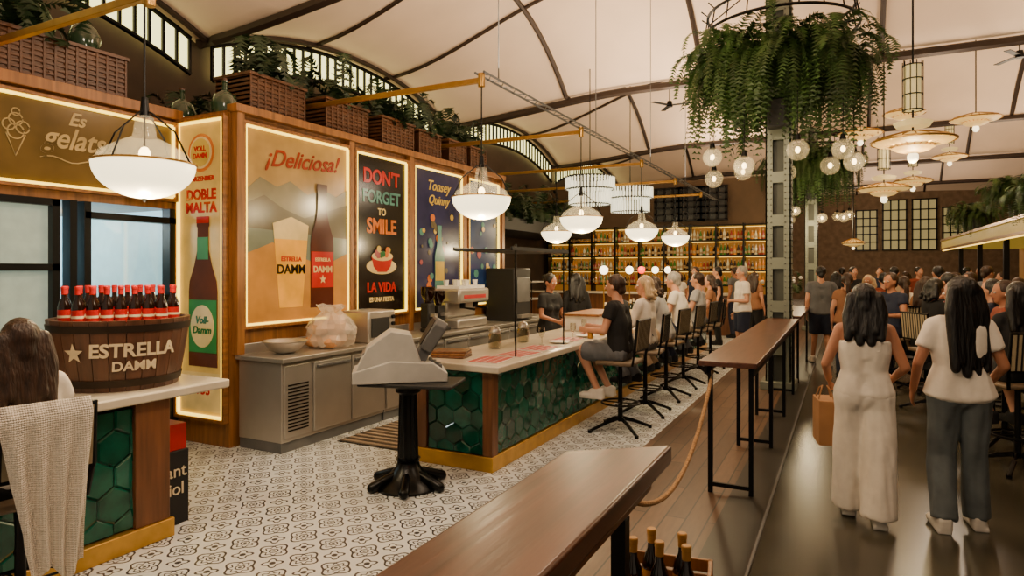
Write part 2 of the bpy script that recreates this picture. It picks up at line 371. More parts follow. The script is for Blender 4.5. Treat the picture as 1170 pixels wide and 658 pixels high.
WX,WY,WR=-3.38,1.62,math.radians(80)
person((WX,WY,-.03),80,"brown-haired woman in white top seated at the tiled counter",H=1.58,sit=.72,top=CW,sleeve=.4,bottom='trousers',bmat=CB,hair='long',hmat=HBRN,skin=SKIN2,vox=.010,fem=True,hl=.3)
G="bar customers"
SX=-2.15
CY=[6.74,7.72,8.75,9.8,10.9,12.0]
person((SX,CY[0],0),88,"man in black t-shirt and grey shorts seated at the bar",H=1.76,sit=.77,top=CB,bottom='shorts',bmat=CG,hair='short',hmat=HBRN,vox=.010,lean=4,group=G,shoe=CW)
person((SX,CY[1],0),80,"woman with short blond hair and white blouse on a bar chair",H=1.72,sit=.77,top=CW,sleeve=1.5,bmat=CG,hair='bob',hmat=HBLD,fem=True,vox=.011,hyaw=35,group=G)
person((SX,CY[2],0),95,"woman with brown hair and light grey top on a bar chair",H=1.68,sit=.77,top=CLB,bmat=CBE,hair='bob',hmat=HBRN,fem=True,lean=15,group=G)
person((SX,CY[3],0),90,"grey-haired man in white shirt on a bar chair",H=1.8,sit=.77,top=CW,bmat=CN,hair='short',hmat=HGRY,lean=12,group=G)
person((SX,CY[4],0),90,"man in pale shirt seated at the bar",H=1.78,sit=.77,top=CLB,bmat=CG,hair='short',hmat=HBRN,group=G)
person((SX,CY[5],0),100,"woman in tan top seated at the bar",H=1.68,sit=.77,top=CO,bmat=CG,hair='bob',hmat=HBRN,fem=True,group=G)
x,y=W(628,9.0); person((x,y,0),-110,"woman bartender in black shirt behind the counter",H=1.66,top=CB,sleeve=.6,bmat=CB,hair='bun',hmat=HBLK,skin=SKIN2,fem=True,vox=.012,hpitch=-10,J=dict(ell=(-.22,.05,1.12),wrl=(-.1,.26,1.05),elr=(.22,.05,1.12),wrr=(.1,.26,1.05)))
x,y=W(658,10.2); person((x,y,0),40,"bartender in black clothes with dark hair, turned away",H=1.66,top=CB,sleeve=1.4,bmat=CB,hair='long',hmat=HBLK,fem=True)
x,y=W(848,12.2); person((x,y,0),120,"older man in white shirt and navy shorts standing",H=1.78,top=CW,sleeve=.6,bottom='shorts',bmat=CN,hair='short',hmat=HGRY,J=dict(wrl=(-.12,.25,1.1),ell=(-.26,.02,1.1)))
x,y=W(938,11.8); person((x,y,0),10,"man in grey t-shirt and shorts walking away",H=1.78,top=CG,bottom='shorts',bmat=CN,hair='short',hmat=HBLK,shoe=RUBBER,J=dict(anl=(-.1,.2,.12),anr=(.1,-.2,.12),elr=(.3,.05,1.15),wrr=(.32,.25,1.2)))
CROWD=[(1010,11.2,'s',20,CR,'pony',HBLK,1,"woman in rust top standing among tables"),(1033,10.2,'t',10,CW,'pony',HBRN,1,"woman in white top seated at high table"),(1058,9.4,'t',-30,CO,'long',HBRN,1,"woman in tan top seated at high table"),
 (1083,8.9,'t',60,CB,'short',HBLK,0,"man in black shirt seated at high table"),(1108,9.9,'t',120,CW,'short',HBRN,0,"man in white shirt seated at high table"),(1134,7.2,'t',70,CN,'long',HBLK,1,"woman in navy top with long black hair seated"),
 (1164,8.6,'t',-10,CBE,'bob',HBRN,1,"woman in beige top seated at high table"),(975,14.5,'s',200,CB,'short',HBLK,0,"man in black shirt standing"),(1022,14,'s',-20,CBE,'short',HBLK,0,"man in beige shirt standing"),
 (1092,13,'s',80,CW,'pony',HBRN,1,"woman in white shirt standing"),(1128,11.5,'s',-60,CG,'short',HBRN,0,"man in grey shirt standing"),(820,15,'s',100,CB,'short',HBLK,0,"man in black shirt standing by the bar"),(795,16,'s',150,CN,'short',HBRN,0,"man in navy shirt standing by the bar"),
 (955,16,'s',10,CW,'long',HBLK,1,"woman in white top walking away"),(1163,5.6,'t',25,CB,'long',HBLK,1,"woman in dark dress seated at the near high table"),
 (992,12.8,'t',160,CW,'bob',HBLD,1,"blond woman in white top seated at a table"),(1072,11.6,'s',30,CW,'short',HBLK,0,"man in white shirt standing among tables"),(1050,15,'s',200,CR,'short',HBLK,0,"man in rust shirt standing"),(1145,14,'s',100,CO,'bob',HBRN,1,"woman in tan top standing"),
 (1005,17,'s',170,CN,'short',HBRN,0,"man in navy shirt standing in the hall"),(962,20,'s',0,CBE,'short',HBLK,0,"man in beige shirt walking away"),(1035,18,'s',40,CW,'long',HBRN,1,"woman in white top standing in the hall"),(1105,17,'s',250,CB,'short',HBLK,0,"man in black shirt by the stall"),
 (840,16.5,'s',60,CG,'short',HBRN,0,"man in grey shirt near the cocktail bar"),(775,16.8,'s',200,CW,'bob',HBRN,1,"woman in white top near the cocktail bar"),(1120,19,'s',120,CLB,'short',HGRY,0,"grey-haired man in pale shirt standing"),(862,14.2,'s',-30,CO,'long',HBRN,1,"woman in tan top standing behind the column"),
 (1068,7.9,'t',-60,CB,'bob',HBLK,1,"woman in black top seated among tables"),(1018,9.3,'t',140,CN,'short',HBRN,0,"man in navy shirt seated at high table"),(1148,6.3,'t',100,CR,'pony',HBRN,1,"woman in rust top seated at high table"),
 (968,10.4,'s',5,CO,'pony',HBRN,1,"woman in tan top walking down the aisle")]
STP=[]
for px,d,ps,fa,tm,hs,hm,fe,lb in CROWD:
    x,y=W(px,d)
    person((x,y,0),fa,lb,H=1.66 if fe else 1.78,sit=.77 if ps=='t' else None,top=tm,sleeve=.4,bottom='dress' if (fe and ps=='t' and tm is CB) else 'trousers',bmat=random.choice([CJ,CB,CN,CBE]) if tm is not CB else CB,hair=hs,hmat=hm,skin=random.choice([SKIN,SKIN2]),fem=bool(fe),vox=.012 if d<6 else .016,group="restaurant guests")
    if ps=='t': STP.append((x,y,fa))
# ---------------------------------------------------------------- room shell
YE=41
fl=MB(); fl.box(-9.2,-1.75,-3,YE,-.05,0); tag(O(fl,"floor",tile_mat()),kind="structure")
fl=MB(); fl.box(-1.75,-.78,-3,YE,-.05,0); tag(O(fl,"floor",plank_mat()),kind="structure")
fl=MB(); fl.box(-.5,9.2,-3,YE,-.05,0); FD=M("dark_polished_floor",(.23,.22,.18),.26,var=.45,scale=1.3); tag(O(fl,"floor",FD),kind="structure")
fl=MB(); fl.box(-.78,-.5,-3,YE,-.05,.012); tag(O(fl,"trim_1",M("dark_threshold",(.15,.14,.12),.4,.2)),kind="structure")
fl=MB(); fl.box(-.5,-.485,-3,YE,-.0,.014); tag(O(fl,"trim_2",DSTEEL),kind="structure")
BAY=6.9
def cz(x,y):
    u=((y+.1)%BAY)/(BAY/2)-1; a=1-abs(u)**2.2
    t=min(1,max(0,(x+9)/5)); t=t*t*(3-2*t); R=.72+.95*t
    t2=min(1,max(0,(9-x)/5)); R=R*(.4+.6*t2)
    return 5.3+.35*t+R*a
ce=MB(); nx=40;ny=220; X0,X1,Y0,Y1=-9.2,9.2,-3,YE
vs=[(X0+(X1-X0)*i/nx,Y0+(Y1-Y0)*k/ny,cz(X0+(X1-X0)*i/nx,Y0+(Y1-Y0)*k/ny)) for k in range(ny+1) for i in range(nx+1)]
fs=[(k*(nx+1)+i,(k+1)*(nx+1)+i,(k+1)*(nx+1)+i+1,k*(nx+1)+i+1) for k in range(ny) for i in range(nx)]
ce.add(vs,fs); tag(O(ce,"ceiling",M("cream_plaster",(.92,.82,.72),.8,var=.06,scale=.8),angle=60),kind="structure")
RIB=M("dark_rib",(.22,.17,.14),.5,.3); ti=3
for x in (-8.8,-5.6,-2.6,.6,3.8,7.0):
    r=MB(); r.tube([(x,Y0+(Y1-Y0)*k/199,cz(x,Y0+(Y1-Y0)*k/199)-.04) for k in range(200)],.05,6); tag(O(r,"trim_%d"%ti,RIB),kind="structure"); ti+=1
for i in range(6):
    for dy,w in ((0,.085),(2.3,.04),(4.6,.04)):
        y=-.1+i*BAY+dy
        if y<1: continue
        r=MB(); r.tube([(-9+18*k/50,y,cz(-9+18*k/50,y)-.03) for k in range(51)],w,6); tag(O(r,"trim_%d"%ti,RIB),kind="structure"); ti+=1
WALLM=M("dark_wall_plaster",(.25,.19,.14),.8,var=.2,scale=2)
STONE=M("warm_stone_wall",(.5,.41,.31),.8,var=.25,scale=4)
w=MB(); n=180
w.add([(-9.1,Y0+(Y1-Y0)*k/n,z) for k in range(n+1) for z in (0,cz(-9.1,Y0+(Y1-Y0)*k/n)+.05)],[(2*k,2*k+1,2*k+3,2*k+2) for k in range(n)]); tag(O(w,"wall_left",WALLM),kind="structure")
w=MB(); w.box(-9.2,9.2,YE,YE+.2,0,8.5); tag(O(w,"wall_back",STONE),kind="structure")
w=MB(); w.box(9.1,9.3,-3,YE,0,7); tag(O(w,"wall_right",WALLM),kind="structure")
w=MB(); w.box(-9.1,-1.75,20.4,20.6,0,4.5); tag(O(w,"wall_bar",M("bar_wall_plaster",(.32,.25,.18),.8,var=.2,scale=2)),kind="structure")
LUN=M("lunette_glow",(.75,.8,.6),.6,es=3.0,ecol=(.97,.92,.6)); wi=1
for b0 in (0.1,7.0,13.9,20.8):
    r=MB(); n=30
    pts=[(b0+6.5*k/n) for k in range(n+1)]
    r.add([(-9.0,y,cz(-9,y)-.1-dz) for y in pts for dz in (0,.55)],[(2*k,2*k+1,2*k+3,2*k+2) for k in range(n)])
    r.cur=1
    for k in range(n+1):
        y=pts[k]; z=cz(-9,y)-.1; r.box(-8.99,-8.95,y-.02,y+.02,z-.55,z)
    for dz in (0,.55): r.tube([(-8.95,y,cz(-9,y)-.1-dz) for y in pts],.04,6)
    tag(O(r,"window_%d"%wi,[LUN,BLACK]),kind="structure"); wi+=1
for px,z0,z1,hw,lit,YW in ((765,3.25,4.25,.4,0,20.4),(790,3.25,4.25,.4,0,20.4),(815,3.25,4.25,.4,0,20.4),(990,2.8,5.0,.5,1,YE),(1022,2.8,5.5,.55,1,YE),(1056,2.8,5.5,.55,1,YE),(1090,2.8,5.0,.5,1,YE)):
    k=(px-585)/F; d=YW/(k*ST+CT); xx=d*(k*CT-ST); r=MB()
    r.box(xx-hw,xx+hw,YW-.1,YW-.05,z0,z1); r.cur=1
    for i in range(4): r.box(xx-hw+i*hw*2/3-.035,xx-hw+i*hw*2/3+.035,YW-.2,YW-.08,z0,z1)
    n=5
    for i in range(n+1): zz=z0+(z1-z0)*i/n; r.box(xx-hw-.05,xx+hw+.05,YW-.2,YW-.08,zz-.03,zz+.03)
    tag(O(r,"window_%d"%wi,[M("warm_lit_window",(.5,.45,.32),.6,es=.38,ecol=(.88,.78,.5)) if lit else M("night_window",(.22,.22,.2),.2,es=.12),BLACK]),kind="structure"); wi+=1
k=MB(); k.box(-9.05,-5.30,4.33,9.9,0,3.28); tag(O(k,"wall_kiosk",PANEL),kind="structure")
k=MB(); k.box(-9.05,-6.06,-2,4.33,2.34,3.28); tag(O(k,"wall_kitchen_top",PANEL),kind="structure")
k=MB(); k.box(-6.2,-6.06,-2,4.33,0,1.15); tag(O(k,"wall_kitchen_base",BLK),kind="structure")
k=MB(); k.box(-8.1,-8.0,-2,4.33,0,2.34); tag(O(k,"wall_kitchen",M("glowing_kitchen_tiles",(.7,.8,.82),.4,es=.8,ecol=(.65,.88,.95),var=.1)),kind="structure")  # cool kitchen light put into the wall material as emission
for y in (4.4,6.0,7.2,8.6,9.85):
    k=MB(); k.box(-5.30,-5.22,y-.045,y+.045,.9,3.30); tag(O(k,"trim_%d"%ti,PANEL,bevel=.006),kind="structure"); ti+=1
k=MB(); k.box(-5.34,-5.2,4.33,9.9,3.26,3.34); tag(O(k,"trim_%d"%ti,PANEL,bevel=.006),kind="structure"); ti+=1
k=MB(); k.box(-6.1,-5.98,-2,4.33,3.24,3.34); tag(O(k,"trim_%d"%ti,PANEL,bevel=.006),kind="structure"); ti+=1
r=MB(); FW=M("frosted_pane",(.6,.66,.62),.4,es=.3,ecol=(.75,.85,.78))
r.box(-6.13,-6.11,-1,3.14,1.15,2.3); r.cur=1
for y in (-1,.0,1.,2.0,2.72,3.17): r.box(-6.16,-6.04,y-.03,y+.03,1.1,2.34)
for z in (1.15,1.75,2.31): r.box(-6.16,-6.04,-1,3.2,z-.03,z+.03)
tag(O(r,"window_%d"%wi,[FW,BLACK]),kind="structure"); wi+=1
r=MB()
for y in (3.3,3.42,4.24): r.box(-6.14,-6.02,y-.03,y+.03,1.1,2.34)
for z in (1.45,2.22): r.box(-6.14,-6.02,3.4,4.28,z-.03,z+.03)
r.cur=1; r.box(-6.12,-6.11,3.42,4.24,1.45,2.2)
tag(O(r,"window_%d"%wi,[BLACK,GLASS]),kind="structure"); wi+=1
k=MB(); k.box(-7.9,-7.3,2.4,4.2,0,.9); k.box(-7.8,-7.3,2.45,2.5,.9,1.5); k.box(-7.9,-7.3,2.4,4.2,1.5,1.55); O(k,"kitchen_shelf",STEEL,label="steel kitchen counter and shelf seen through serving hatch",cat="shelf")
k=MB(); k.box(-8.0,-6.2,4.30,4.325,0,2.34); tag(O(k,"wall_kitchen_side",MATS["glowing_kitchen_tiles"]),kind="structure")
# ---------------------------------------------------------------- posters
RX=(PI/2,0,PI/2)
def MP(n,c,es=.25,rough=.16): return M("print_"+n,c,rough,es=es,var=.25,scale=2.5)  # prints emit evenly; the light on them is put into their colour
def sh2(parent,name,pts,mat,z):
    m=MB(); m.prism(pts,z,z+.004); return O(m,name,mat,parent,angle=20)
def poster(name,label,w,h,loc,rot,bg,sides='LRTB',cat="poster"):
    p=E(name,label,cat,loc,rot=rot)
    m=MB(); m.box(0,w,0,h,0,.02); O(m,"panel",bg,p)
    m=MB(); t=.03
    m.box(-t,0,-t,h+t,0,.06);m.box(w,w+t,-t,h+t,0,.06);m.box(0,w,-t,0,0,.06);m.box(0,w,h,h+t,0,.06); O(m,"frame",PANEL,p,bevel=.004)
    for a in (('T',(.02,w-.02,h-.026,h-.004)),('B',(.02,w-.02,.004,.026)),('L',(.004,.022,.02,h-.02)),('R',(w-.022,w-.004,.02,h-.02))):
        if a[0] in sides:
            m=MB(); m.box(a[1][0],a[1][1],a[1][2],a[1][3],.022,.05); O(m,"light_strip",LED,p)
    return p
def bsil(cx,y0,h,w):
    pr=[(0.5,0),(.5,.5),(.47,.57),(.3,.68),(.2,.78),(.19,.93),(.22,.94),(.22,1)]
    return [(cx+w*a,y0+h*b) for a,b in pr]+[(cx-w*a,y0+h*b) for a,b in reversed(pr)]
def disc(cx,cy,r,ry=None,n=28): return [(cx+r*math.cos(2*PI*i/n),cy+(ry or r)*math.sin(2*PI*i/n)) for i in range(n)]
def star(cx,cy,r): return [(cx+(r if i%2==0 else r*.42)*math.sin(PI*i/5),cy+(r if i%2==0 else r*.42)*math.cos(PI*i/5)) for i in range(10)]
TAN=MP("sky",(.62,.49,.28)); MNT=MP("mountain",(.36,.32,.23)); MNT2=MP("ridge",(.46,.42,.31)); SEA=MP("sea",(.42,.44,.36)); SAND=MP("sand",(.68,.47,.2)); PRED=MP("red",(.68,.12,.07)); PRF=MP("faded_red",(.56,.2,.12),.15); AMB=MP("amber",(.88,.63,.16)); PCR=MP("cream",(.82,.71,.45)); PBR=MP("brown",(.28,.1,.04)); PGR=MP("green",(.12,.36,.18)); PDK=MP("dark",(.1,.075,.055),.12); PTL=MP("teal",(.3,.48,.42)); POR=MP("orange",(.75,.4,.14)); PPU=MP("violet",(.17,.17,.28),.22); PYE=MP("yellow",(.75,.62,.25)); PPK=MP("pink",(.6,.3,.3))
h=2.0
p=poster("poster","backlit amber coastal beach advertisement with beer glass and brown bottle",1.5,h,(-5.28,4.46,1.17),RX,TAN)
sh2(p,"print",[(.02,1.1),(.02,1.35),(.2,1.5),(.42,1.42),(.6,1.5),(.85,1.38),(1.1,1.46),(1.3,1.4),(1.48,1.5),(1.48,1.05)],MNT2,.022)
sh2(p,"print",[(.02,.8),(.02,1.22),(.25,1.32),(.5,1.2),(.8,1.12),(1.15,1.22),(1.48,1.32),(1.48,.8)],MNT,.026)
sh2(p,"print",[(.02,.6),(.02,.98),(1.48,.92),(1.48,.6)],SEA,.030)
sh2(p,"print",[(.02,.02),(.02,.72),(.35,.84),(.7,.7),(1.1,.6),(1.48,.75),(1.48,.02)],SAND,.034)
sh2(p,"print",[(.44,.16),(.76,.16),(.83,.88),(.37,.88)],AMB,.038); sh2(p,"print",[(.37,.88),(.83,.88),(.85,1.04),(.6,1.12),(.35,1.04)],PCR,.038)
text("DAMM","lettering",PDK,p,(.6,.56,.044),.135,bold=.003); text("ESTRELLA","lettering",PRED,p,(.6,.67,.044),.066,bold=.002)
sh2(p,"print",bsil(1.06,.14,1.38,.36),PBR,.038); sh2(p,"print",[(.89,.36),(1.23,.36),(1.23,.76),(.89,.76)],PRED,.043); text("DAMM","lettering",PCR,p,(1.06,.56,.049),.1,bold=.002); text("ESTRELLA","lettering",PCR,p,(1.06,.67,.049),.055,bold=.001); sh2(p,"print",star(1.06,.45,.05),PCR,.048)
text("¡Deliciosa!","lettering",PRF,p,(.78,1.73,.03),.25,shear=.45,bold=.003,rot=(0,0,.06))
p=poster("poster","backlit dark poster with colourful slogan lettering and a food bowl",1.02,h,(-5.28,6.09,1.17),RX,PDK)
for s_,v,z,mt,b_ in (("DON'T",1.72,.25,PRED,.007),("FORGET",1.47,.22,PTL,.006),("TO",1.29,.12,PCR,.003),("SMILE",1.1,.26,POR,.007),("LA VIDA",.33,.17,PRED,.005),("ES UNA FIESTA",.18,.08,PCR,.002)):
    text(s_,"lettering",mt,p,(.51,v,.024),z,bold=b_,sx=.92)
sh2(p,"print",disc(.51,.6,.3,.1),PCR,.022); sh2(p,"print",[(.3,.72),(.34,.6),(.42,.53),(.6,.53),(.68,.6),(.72,.72)],PRED,.027); sh2(p,"print",disc(.51,.73,.21,.06),PCR,.031)
rr=random.Random(4)
for i in range(9): sh2(p,"print",disc(.51+rr.uniform(-.14,.14),.76+rr.uniform(-.03,.07),.04,n=10),[POR,PGR,PPK,PYE][i%4],.035+i*.0005)
p=poster("poster","backlit violet poster with yellow script and bright bottles",1.25,h,(-5.28,7.28,1.17),RX,PPU)
text("Tonsey","lettering",PYE,p,(.62,1.76,.024),.2,shear=.35,bold=.002); text("Quinny","lettering",PYE,p,(.62,1.56,.024),.18,shear=.35,bold=.002)
random.seed(3)
for i in range(28): sh2(p,"print",disc(random.uniform(.15,1.1),random.uniform(.15,1.35),random.uniform(.02,.06),n=9),random.choice([PPK,PYE,PTL,POR,MNT]),.022+i*.0005)
sh2(p,"print",bsil(.62,.25,.95,.24),PTL,.038); sh2(p,"print",[(.51,.4),(.73,.4),(.73,.68),(.51,.68)],PYE,.043)
p=poster("poster","backlit blue poster with pale floral shapes",1.0,h,(-5.28,8.72,1.17),RX,MP("indigo",(.13,.2,.34),.25))
for i in range(22): sh2(p,"print",disc(random.uniform(.12,.88),random.uniform(.2,1.8),random.uniform(.03,.08),n=8),random.choice([PPK,PYE,PTL,PCR]),.022+i*.0006)
p=poster("poster","tall backlit amber malt beer advertisement with green-labelled bottle",.68,2.94,(-6.02,4.33,.27),(PI/2,0,0),MP("parchment",(.74,.6,.3),.38,.4))
c=.34
sh2(p,"print",disc(c,2.62,.19),POR,.022); sh2(p,"print",disc(c,2.62,.16),PCR,.027); sh2(p,"print",disc(c,2.62,.14),PYE,.031); text("VOLL\nDAMM","lettering",PRED,p,(c,2.62,.037),.07,bold=.002)
text("MARZENBIER","lettering",PRED,p,(c,2.36,.024),.065,bold=.002); text("DOBLE","lettering",PRED,p,(c,2.2,.024),.14,bold=.005); text("MALTA","lettering",PRED,p,(c,2.07,.024),.14,bold=.005)
sh2(p,"print",bsil(c+.03,.5,1.48,.42),MP("bottle_brown",(.3,.13,.05),.3,.9),.022); sh2(p,"print",[(c-.17,.64),(c+.23,.64),(c+.23,1.16),(c-.17,1.16)],MP("matt_green",(.13,.42,.17),.35,.6),.027); sh2(p,"print",disc(c+.03,.9,.17,.21),PCR,.032); text("Voll-\nDamm","lettering",PGR,p,(c+.03,.91,.038),.1,bold=.003,shear=.2); sh2(p,"print",[(c-.05,1.56),(c+.11,1.56),(c+.11,1.78),(c-.05,1.78)],MATS["print_matt_green"],.027); sh2(p,"print",[(c-.06,1.92),(c+.12,1.92),(c+.12,1.985),(c-.06,1.985)],PRED,.027)
sh2(p,"print",[(.05,.06),(.63,.06),(.63,.44),(.05,.44)],PCR,.022); text("1953","lettering",PRED,p,(c,.27,.028),.14,bold=.003)
p=poster("sign_panel","brown chalk-style ice cream sign panel above the kitchen hatch",4.2,.74,(-6.04,.05,2.44),RX,MP("mocha",(.38,.3,.15),.15),cat="sign")
CH_=MP("chalk_gold",(.68,.58,.38),.18)
text("Es","lettering",CH_,p,(3.27,.60,.024),.16,shear=.35,bold=.003); text("gelats","lettering",CH_,p,(3.25,.42,.024),.26,shear=.35,bold=.004,sx=.86); 
m=MB(); m.tube([(2.98+.6*i/12,.24+.02*math.sin(i*.9),.028) for i in range(13)],.006,5); O(m,"flourish",CH_,p)
for c in ((2.80,.52,.05),(2.75,.47,.045),(2.85,.46,.05),(2.80,.42,.06),(2.80,.58,.03)):
    m=MB(); m.circle((c[0],c[1],.025),c[2],.006,20,5); O(m,"ice_cream_drawing",CH_,p)
m=MB(); m.tube([(2.73,.40,.025),(2.80,.22,.025),(2.87,.40,.025)],.006,5); O(m,"ice_cream_drawing",CH_,p)
# ---------------------------------------------------------------- planters on kiosk top
WICK=wood("wicker",(.33,.2,.11),0)
def fern(n,L,drop,rise,mat,seed,leaf=.1,wid=.02,steps=22,lo=.5):
    rnd=random.Random(seed); m=MB()
    for i in range(n):
        ph=rnd.uniform(0,2*PI); q=rnd.random(); dp=drop*(lo+(1.15-lo)*q); l=L*rnd.uniform(.6,1.15)*(1.15-.45*q); rs=rise*rnd.uniform(.3,1.3)*(1.3-q); tw=rnd.uniform(-.7,.7)
        pts=[]
        for k in range(steps+1):
            t=k/steps; r=l*(1-(1-t)**2); a=ph+tw*t; pts.append(V((r*math.cos(a),r*math.sin(a),rs*4*t*(1-t)-dp*t*t)))
        for k in range(steps):
            t=k/steps; d=(pts[k+1]-pts[k]).normalized(); sd=d.cross(V((0,0,1))); 
            if sd.length<.1: sd=V((math.sin(ph),-math.cos(ph),0))
            sd.normalize(); ll=leaf*(math.sin(PI*(t*.85+.12)))**.6
            for sg in(-1,1):
                tip=pts[k]+sd*sg*ll+d*ll*.5-V((0,0,ll*.2*rnd.uniform(-.5,1.5))); m.add([pts[k]-d*wid*.5,pts[k]+d*wid,tip],[(0,1,2)])
    return O(m,"foliage",mat)
def planter_box(w_,d_,h_,loc,rz,lb,grp="wicker planters on the kiosk roof"):
    p=E("planter_box",lb,"planter",loc,rz,group=grp)
    m=MB(); m.box(-w_/2,w_/2,-d_/2,d_/2,0,h_)
    for i in range(9): z=h_*(i+.5)/9; m.box(-w_/2-.012,w_/2+.012,-d_/2-.012,d_/2+.012,z-.015,z+.015)
    n=int(w_/.09)
    for i in range(n+1): x=-w_/2+i*w_/n; m.box(x-.012,x+.012,-d_/2-.018,d_/2+.018,0,h_)
    O(m,"basket",WICK,p,bevel=.005)
    m=MB(); m.box(-w_/2-.03,w_/2+.03,-d_/2-.03,d_/2+.03,h_,h_+.03); O(m,"rim",WICK,p)
    f=fern(int(16+w_*18),.28+w_*.15,.05,.45,FERN2,int(w_*100+loc[1]*10),leaf=.11,wid=.026); f.parent=p; f.location=(0,0,h_)
    return p
for y0,y1,hh,X in ((0.2,1.5,.5,-6.5),(2.0,3.9,.42,-6.5),(4.75,5.5,.42,-5.75),(5.85,6.6,.42,-5.75),(6.9,7.6,.42,-5.75),(7.75,8.3,.4,-5.75),(8.55,9.05,.4,-5.75),(9.2,9.7,.4,-5.75)):
    planter_box(y1-y0,.5,hh,(X,(y0+y1)/2,3.345),PI/2,"brown wicker planter box with leafy plants on kiosk roof")
DEM=M("demijohn_glass",(.16,.24,.16),.15,var=.2,coat=.5)
def demijohn(loc,sc=1):
    p=E("demijohn","green glass demijohn among the roof plants","bottle",loc,group="demijohns on kiosk roof"); m=MB(); m.lathe([(.02,0),(.15,.02),(.18,.14),(.13,.26),(.035,.33),(.03,.42),(.04,.43),(.04,.45)],18); O(m,"bottle_body",DEM,p); m=MB(); m.cone((0,0,.44),(0,0,.48),.03,.034); O(m,"cork",BWOOD,p); p.scale=(sc,)*3; return p
dj=demijohn((-6.4,2.35,3.8),.8)
for y in (2.8,3.2,3.6): clone(dj,(-6.4,y,3.8))
clone(dj,(-6.3,4.55,3.285)); clone(dj,(-5.6,4.52,3.285))
ff=[fern(44,.65,.1,.5,FERN2,s_,leaf=.13,wid=.03) for s_ in (11,12)]
for f in ff: f.name="roof_fern"; tag(f,"dark green fern growing on the kiosk roof","plant",group="roof ferns")
k=0
for y in (1.2,3.2,5.9,8.,10.5):
    for xx in (-7.0,-8.0):
        f=ff[k%2] if k<2 else clone(ff[k%2]); f.location=(xx,y,3.3 if y<9.9 else 3.02); f.rotation_euler=(0,0,k); k+=1
m=MB(); m.box(-9.05,-7.2,9.9,19.5,2.7,3.0); O(m,"plant_shelf",BLK,label="dark high shelf carrying trailing plants",cat="shelf")
for y in (12,13.5,15,16.5,18):
    f=clone(ff[k%2]); f.location=(-7.8,y,3.02); f.rotation_euler=(0,0,k); f.scale=(1.3,)*3; k+=1
# ---------------------------------------------------------------- brass beams and lattice rail
def thing1(mb,name,mat,label,cat,**kw): return O(mb,name,mat,label=label,cat=cat,**kw)
BZ=3.63
for y,z,x1,x0 in ((2.59,3.46,-3.9,-6.2),(5.64,BZ,-3.24,-8.9),(8.4,BZ,-3.24,-8.9),(11.4,BZ,-3.24,-8.9),(14.,BZ,-3.24,-8.9),(16.8,BZ,-3.24,-8.9)):
    m=MB(); m.box(x0,x1,y-.022,y+.022,z-.026,z+.026); m.cone((x1,y,z-.07),(x1,y,z+.07),.035); thing1(m,"ceiling_beam",BRASS,"slim brass beam reaching out from the kiosk wall","beam",group="brass lamp beams",bevel=.004)
m=MB(); 
for xx in (-3.29,-3.19): m.tube([(xx,5.6,BZ+.07),(xx,19,BZ+.07)],.013,6)
for i in range(48): yy=5.6+i*.28; m.tube([(-3.29,yy,BZ+.07),(-3.19,yy+.14,BZ+.07),(-3.29,yy+.28,BZ+.07)],.006,5)
for i in range(5): yy=6+i*3; m.tube([(-3.24,yy,BZ+.07),(-3.24,yy,cz(-3.24,yy))],.007,5)
thing1(m,"lattice_rail",DSTEEL,"slim grey lattice rail hung on rods above the counter","rail")
# ---------------------------------------------------------------- pendants
CTOP=M("clear_lamp_top",(.98,.96,.9),.05,var=.02,es=.2,ecol=(1,.9,.65)); CTOP.node_tree.nodes["Principled BSDF"].inputs["Alpha"].default_value=.14
def pendant(loc,top,grp="bowl pendant lamps"):
    p=E("pendant_lamp","milk-glass bowl pendant lamp with clear top and dark cage","lamp",loc,group=grp)
    m=MB(); pr=[(.295*math.sin(a),-.22*math.cos(a)) for a in [math.radians(x) for x in range(2,91,8)]]; pr2=[(r*.96,z*.94+.0) for r,z in reversed(pr)]
    m.lathe(pr+pr2,32); O(m,"lamp_shade",MILK,p)
    m=MB(); m.lathe([(.285,.005),(.25,.07),(.15,.13),(.07,.17),(.05,.30)],32,cap=False); O(m,"clear_top",CTOP,p)
    m=MB(); m.circle((0,0,.003),.297,.007,36); O(m,"rim",BRASS,p)
    m=MB(); m.cone((0,0,.30),(0,0,.42),.03,.02); m.cone((0,0,-.225),(0,0,.34),.006)
    for i in range(4):
        a=i*PI/2+.4; m.tube([(.30*math.cos(a),.3*math.sin(a),0),(.2*math.cos(a),.2*math.sin(a),.2),(.05*math.cos(a),.05*math.sin(a),.32),(0,0,.34)],.006,6)
    m.cone((0,0,-.21),(0,0,-.24),.02,.008); O(m,"cage",BLACK,p)
    m=MB(); m.ell((0,0,.06),(.035,.035,.05),12); O(m,"bulb",BULB,p)
    m=MB(); m.cone((0,0,.4),(0,0,top-loc[2]-.03),.007); O(m,"rod",BLACK,p)
    return p
PZ=2.45
PEND=[(-3.95,2.59,2.40,3.44),(-3.24,5.64,PZ,BZ),(-3.24,8.4,PZ,BZ),(-3.24,11.4,PZ,BZ),(-3.24,14.,PZ,BZ),(-4.9,11.4,2.45,BZ)]
for x,y,z,t in PEND:
    pendant((x,y,z),t)
def light(kind,loc,e,col=(1,.77,.43),r=.1,rot=(0,0,0),sx=1,sy=1):
    l=bpy.data.lights.new("light",kind); l.energy=e; l.color=col
    if kind=='AREA': l.shape='RECTANGLE'; l.size=sx; l.size_y=sy
    else: l.shadow_soft_size=r
    o=bpy.data.objects.new("light",l); COL.objects.link(o); o.location=loc; o.rotation_euler=rot; return o
for x,y,z,t in PEND: light('POINT',(x,y,z-.33),46,r=.05)
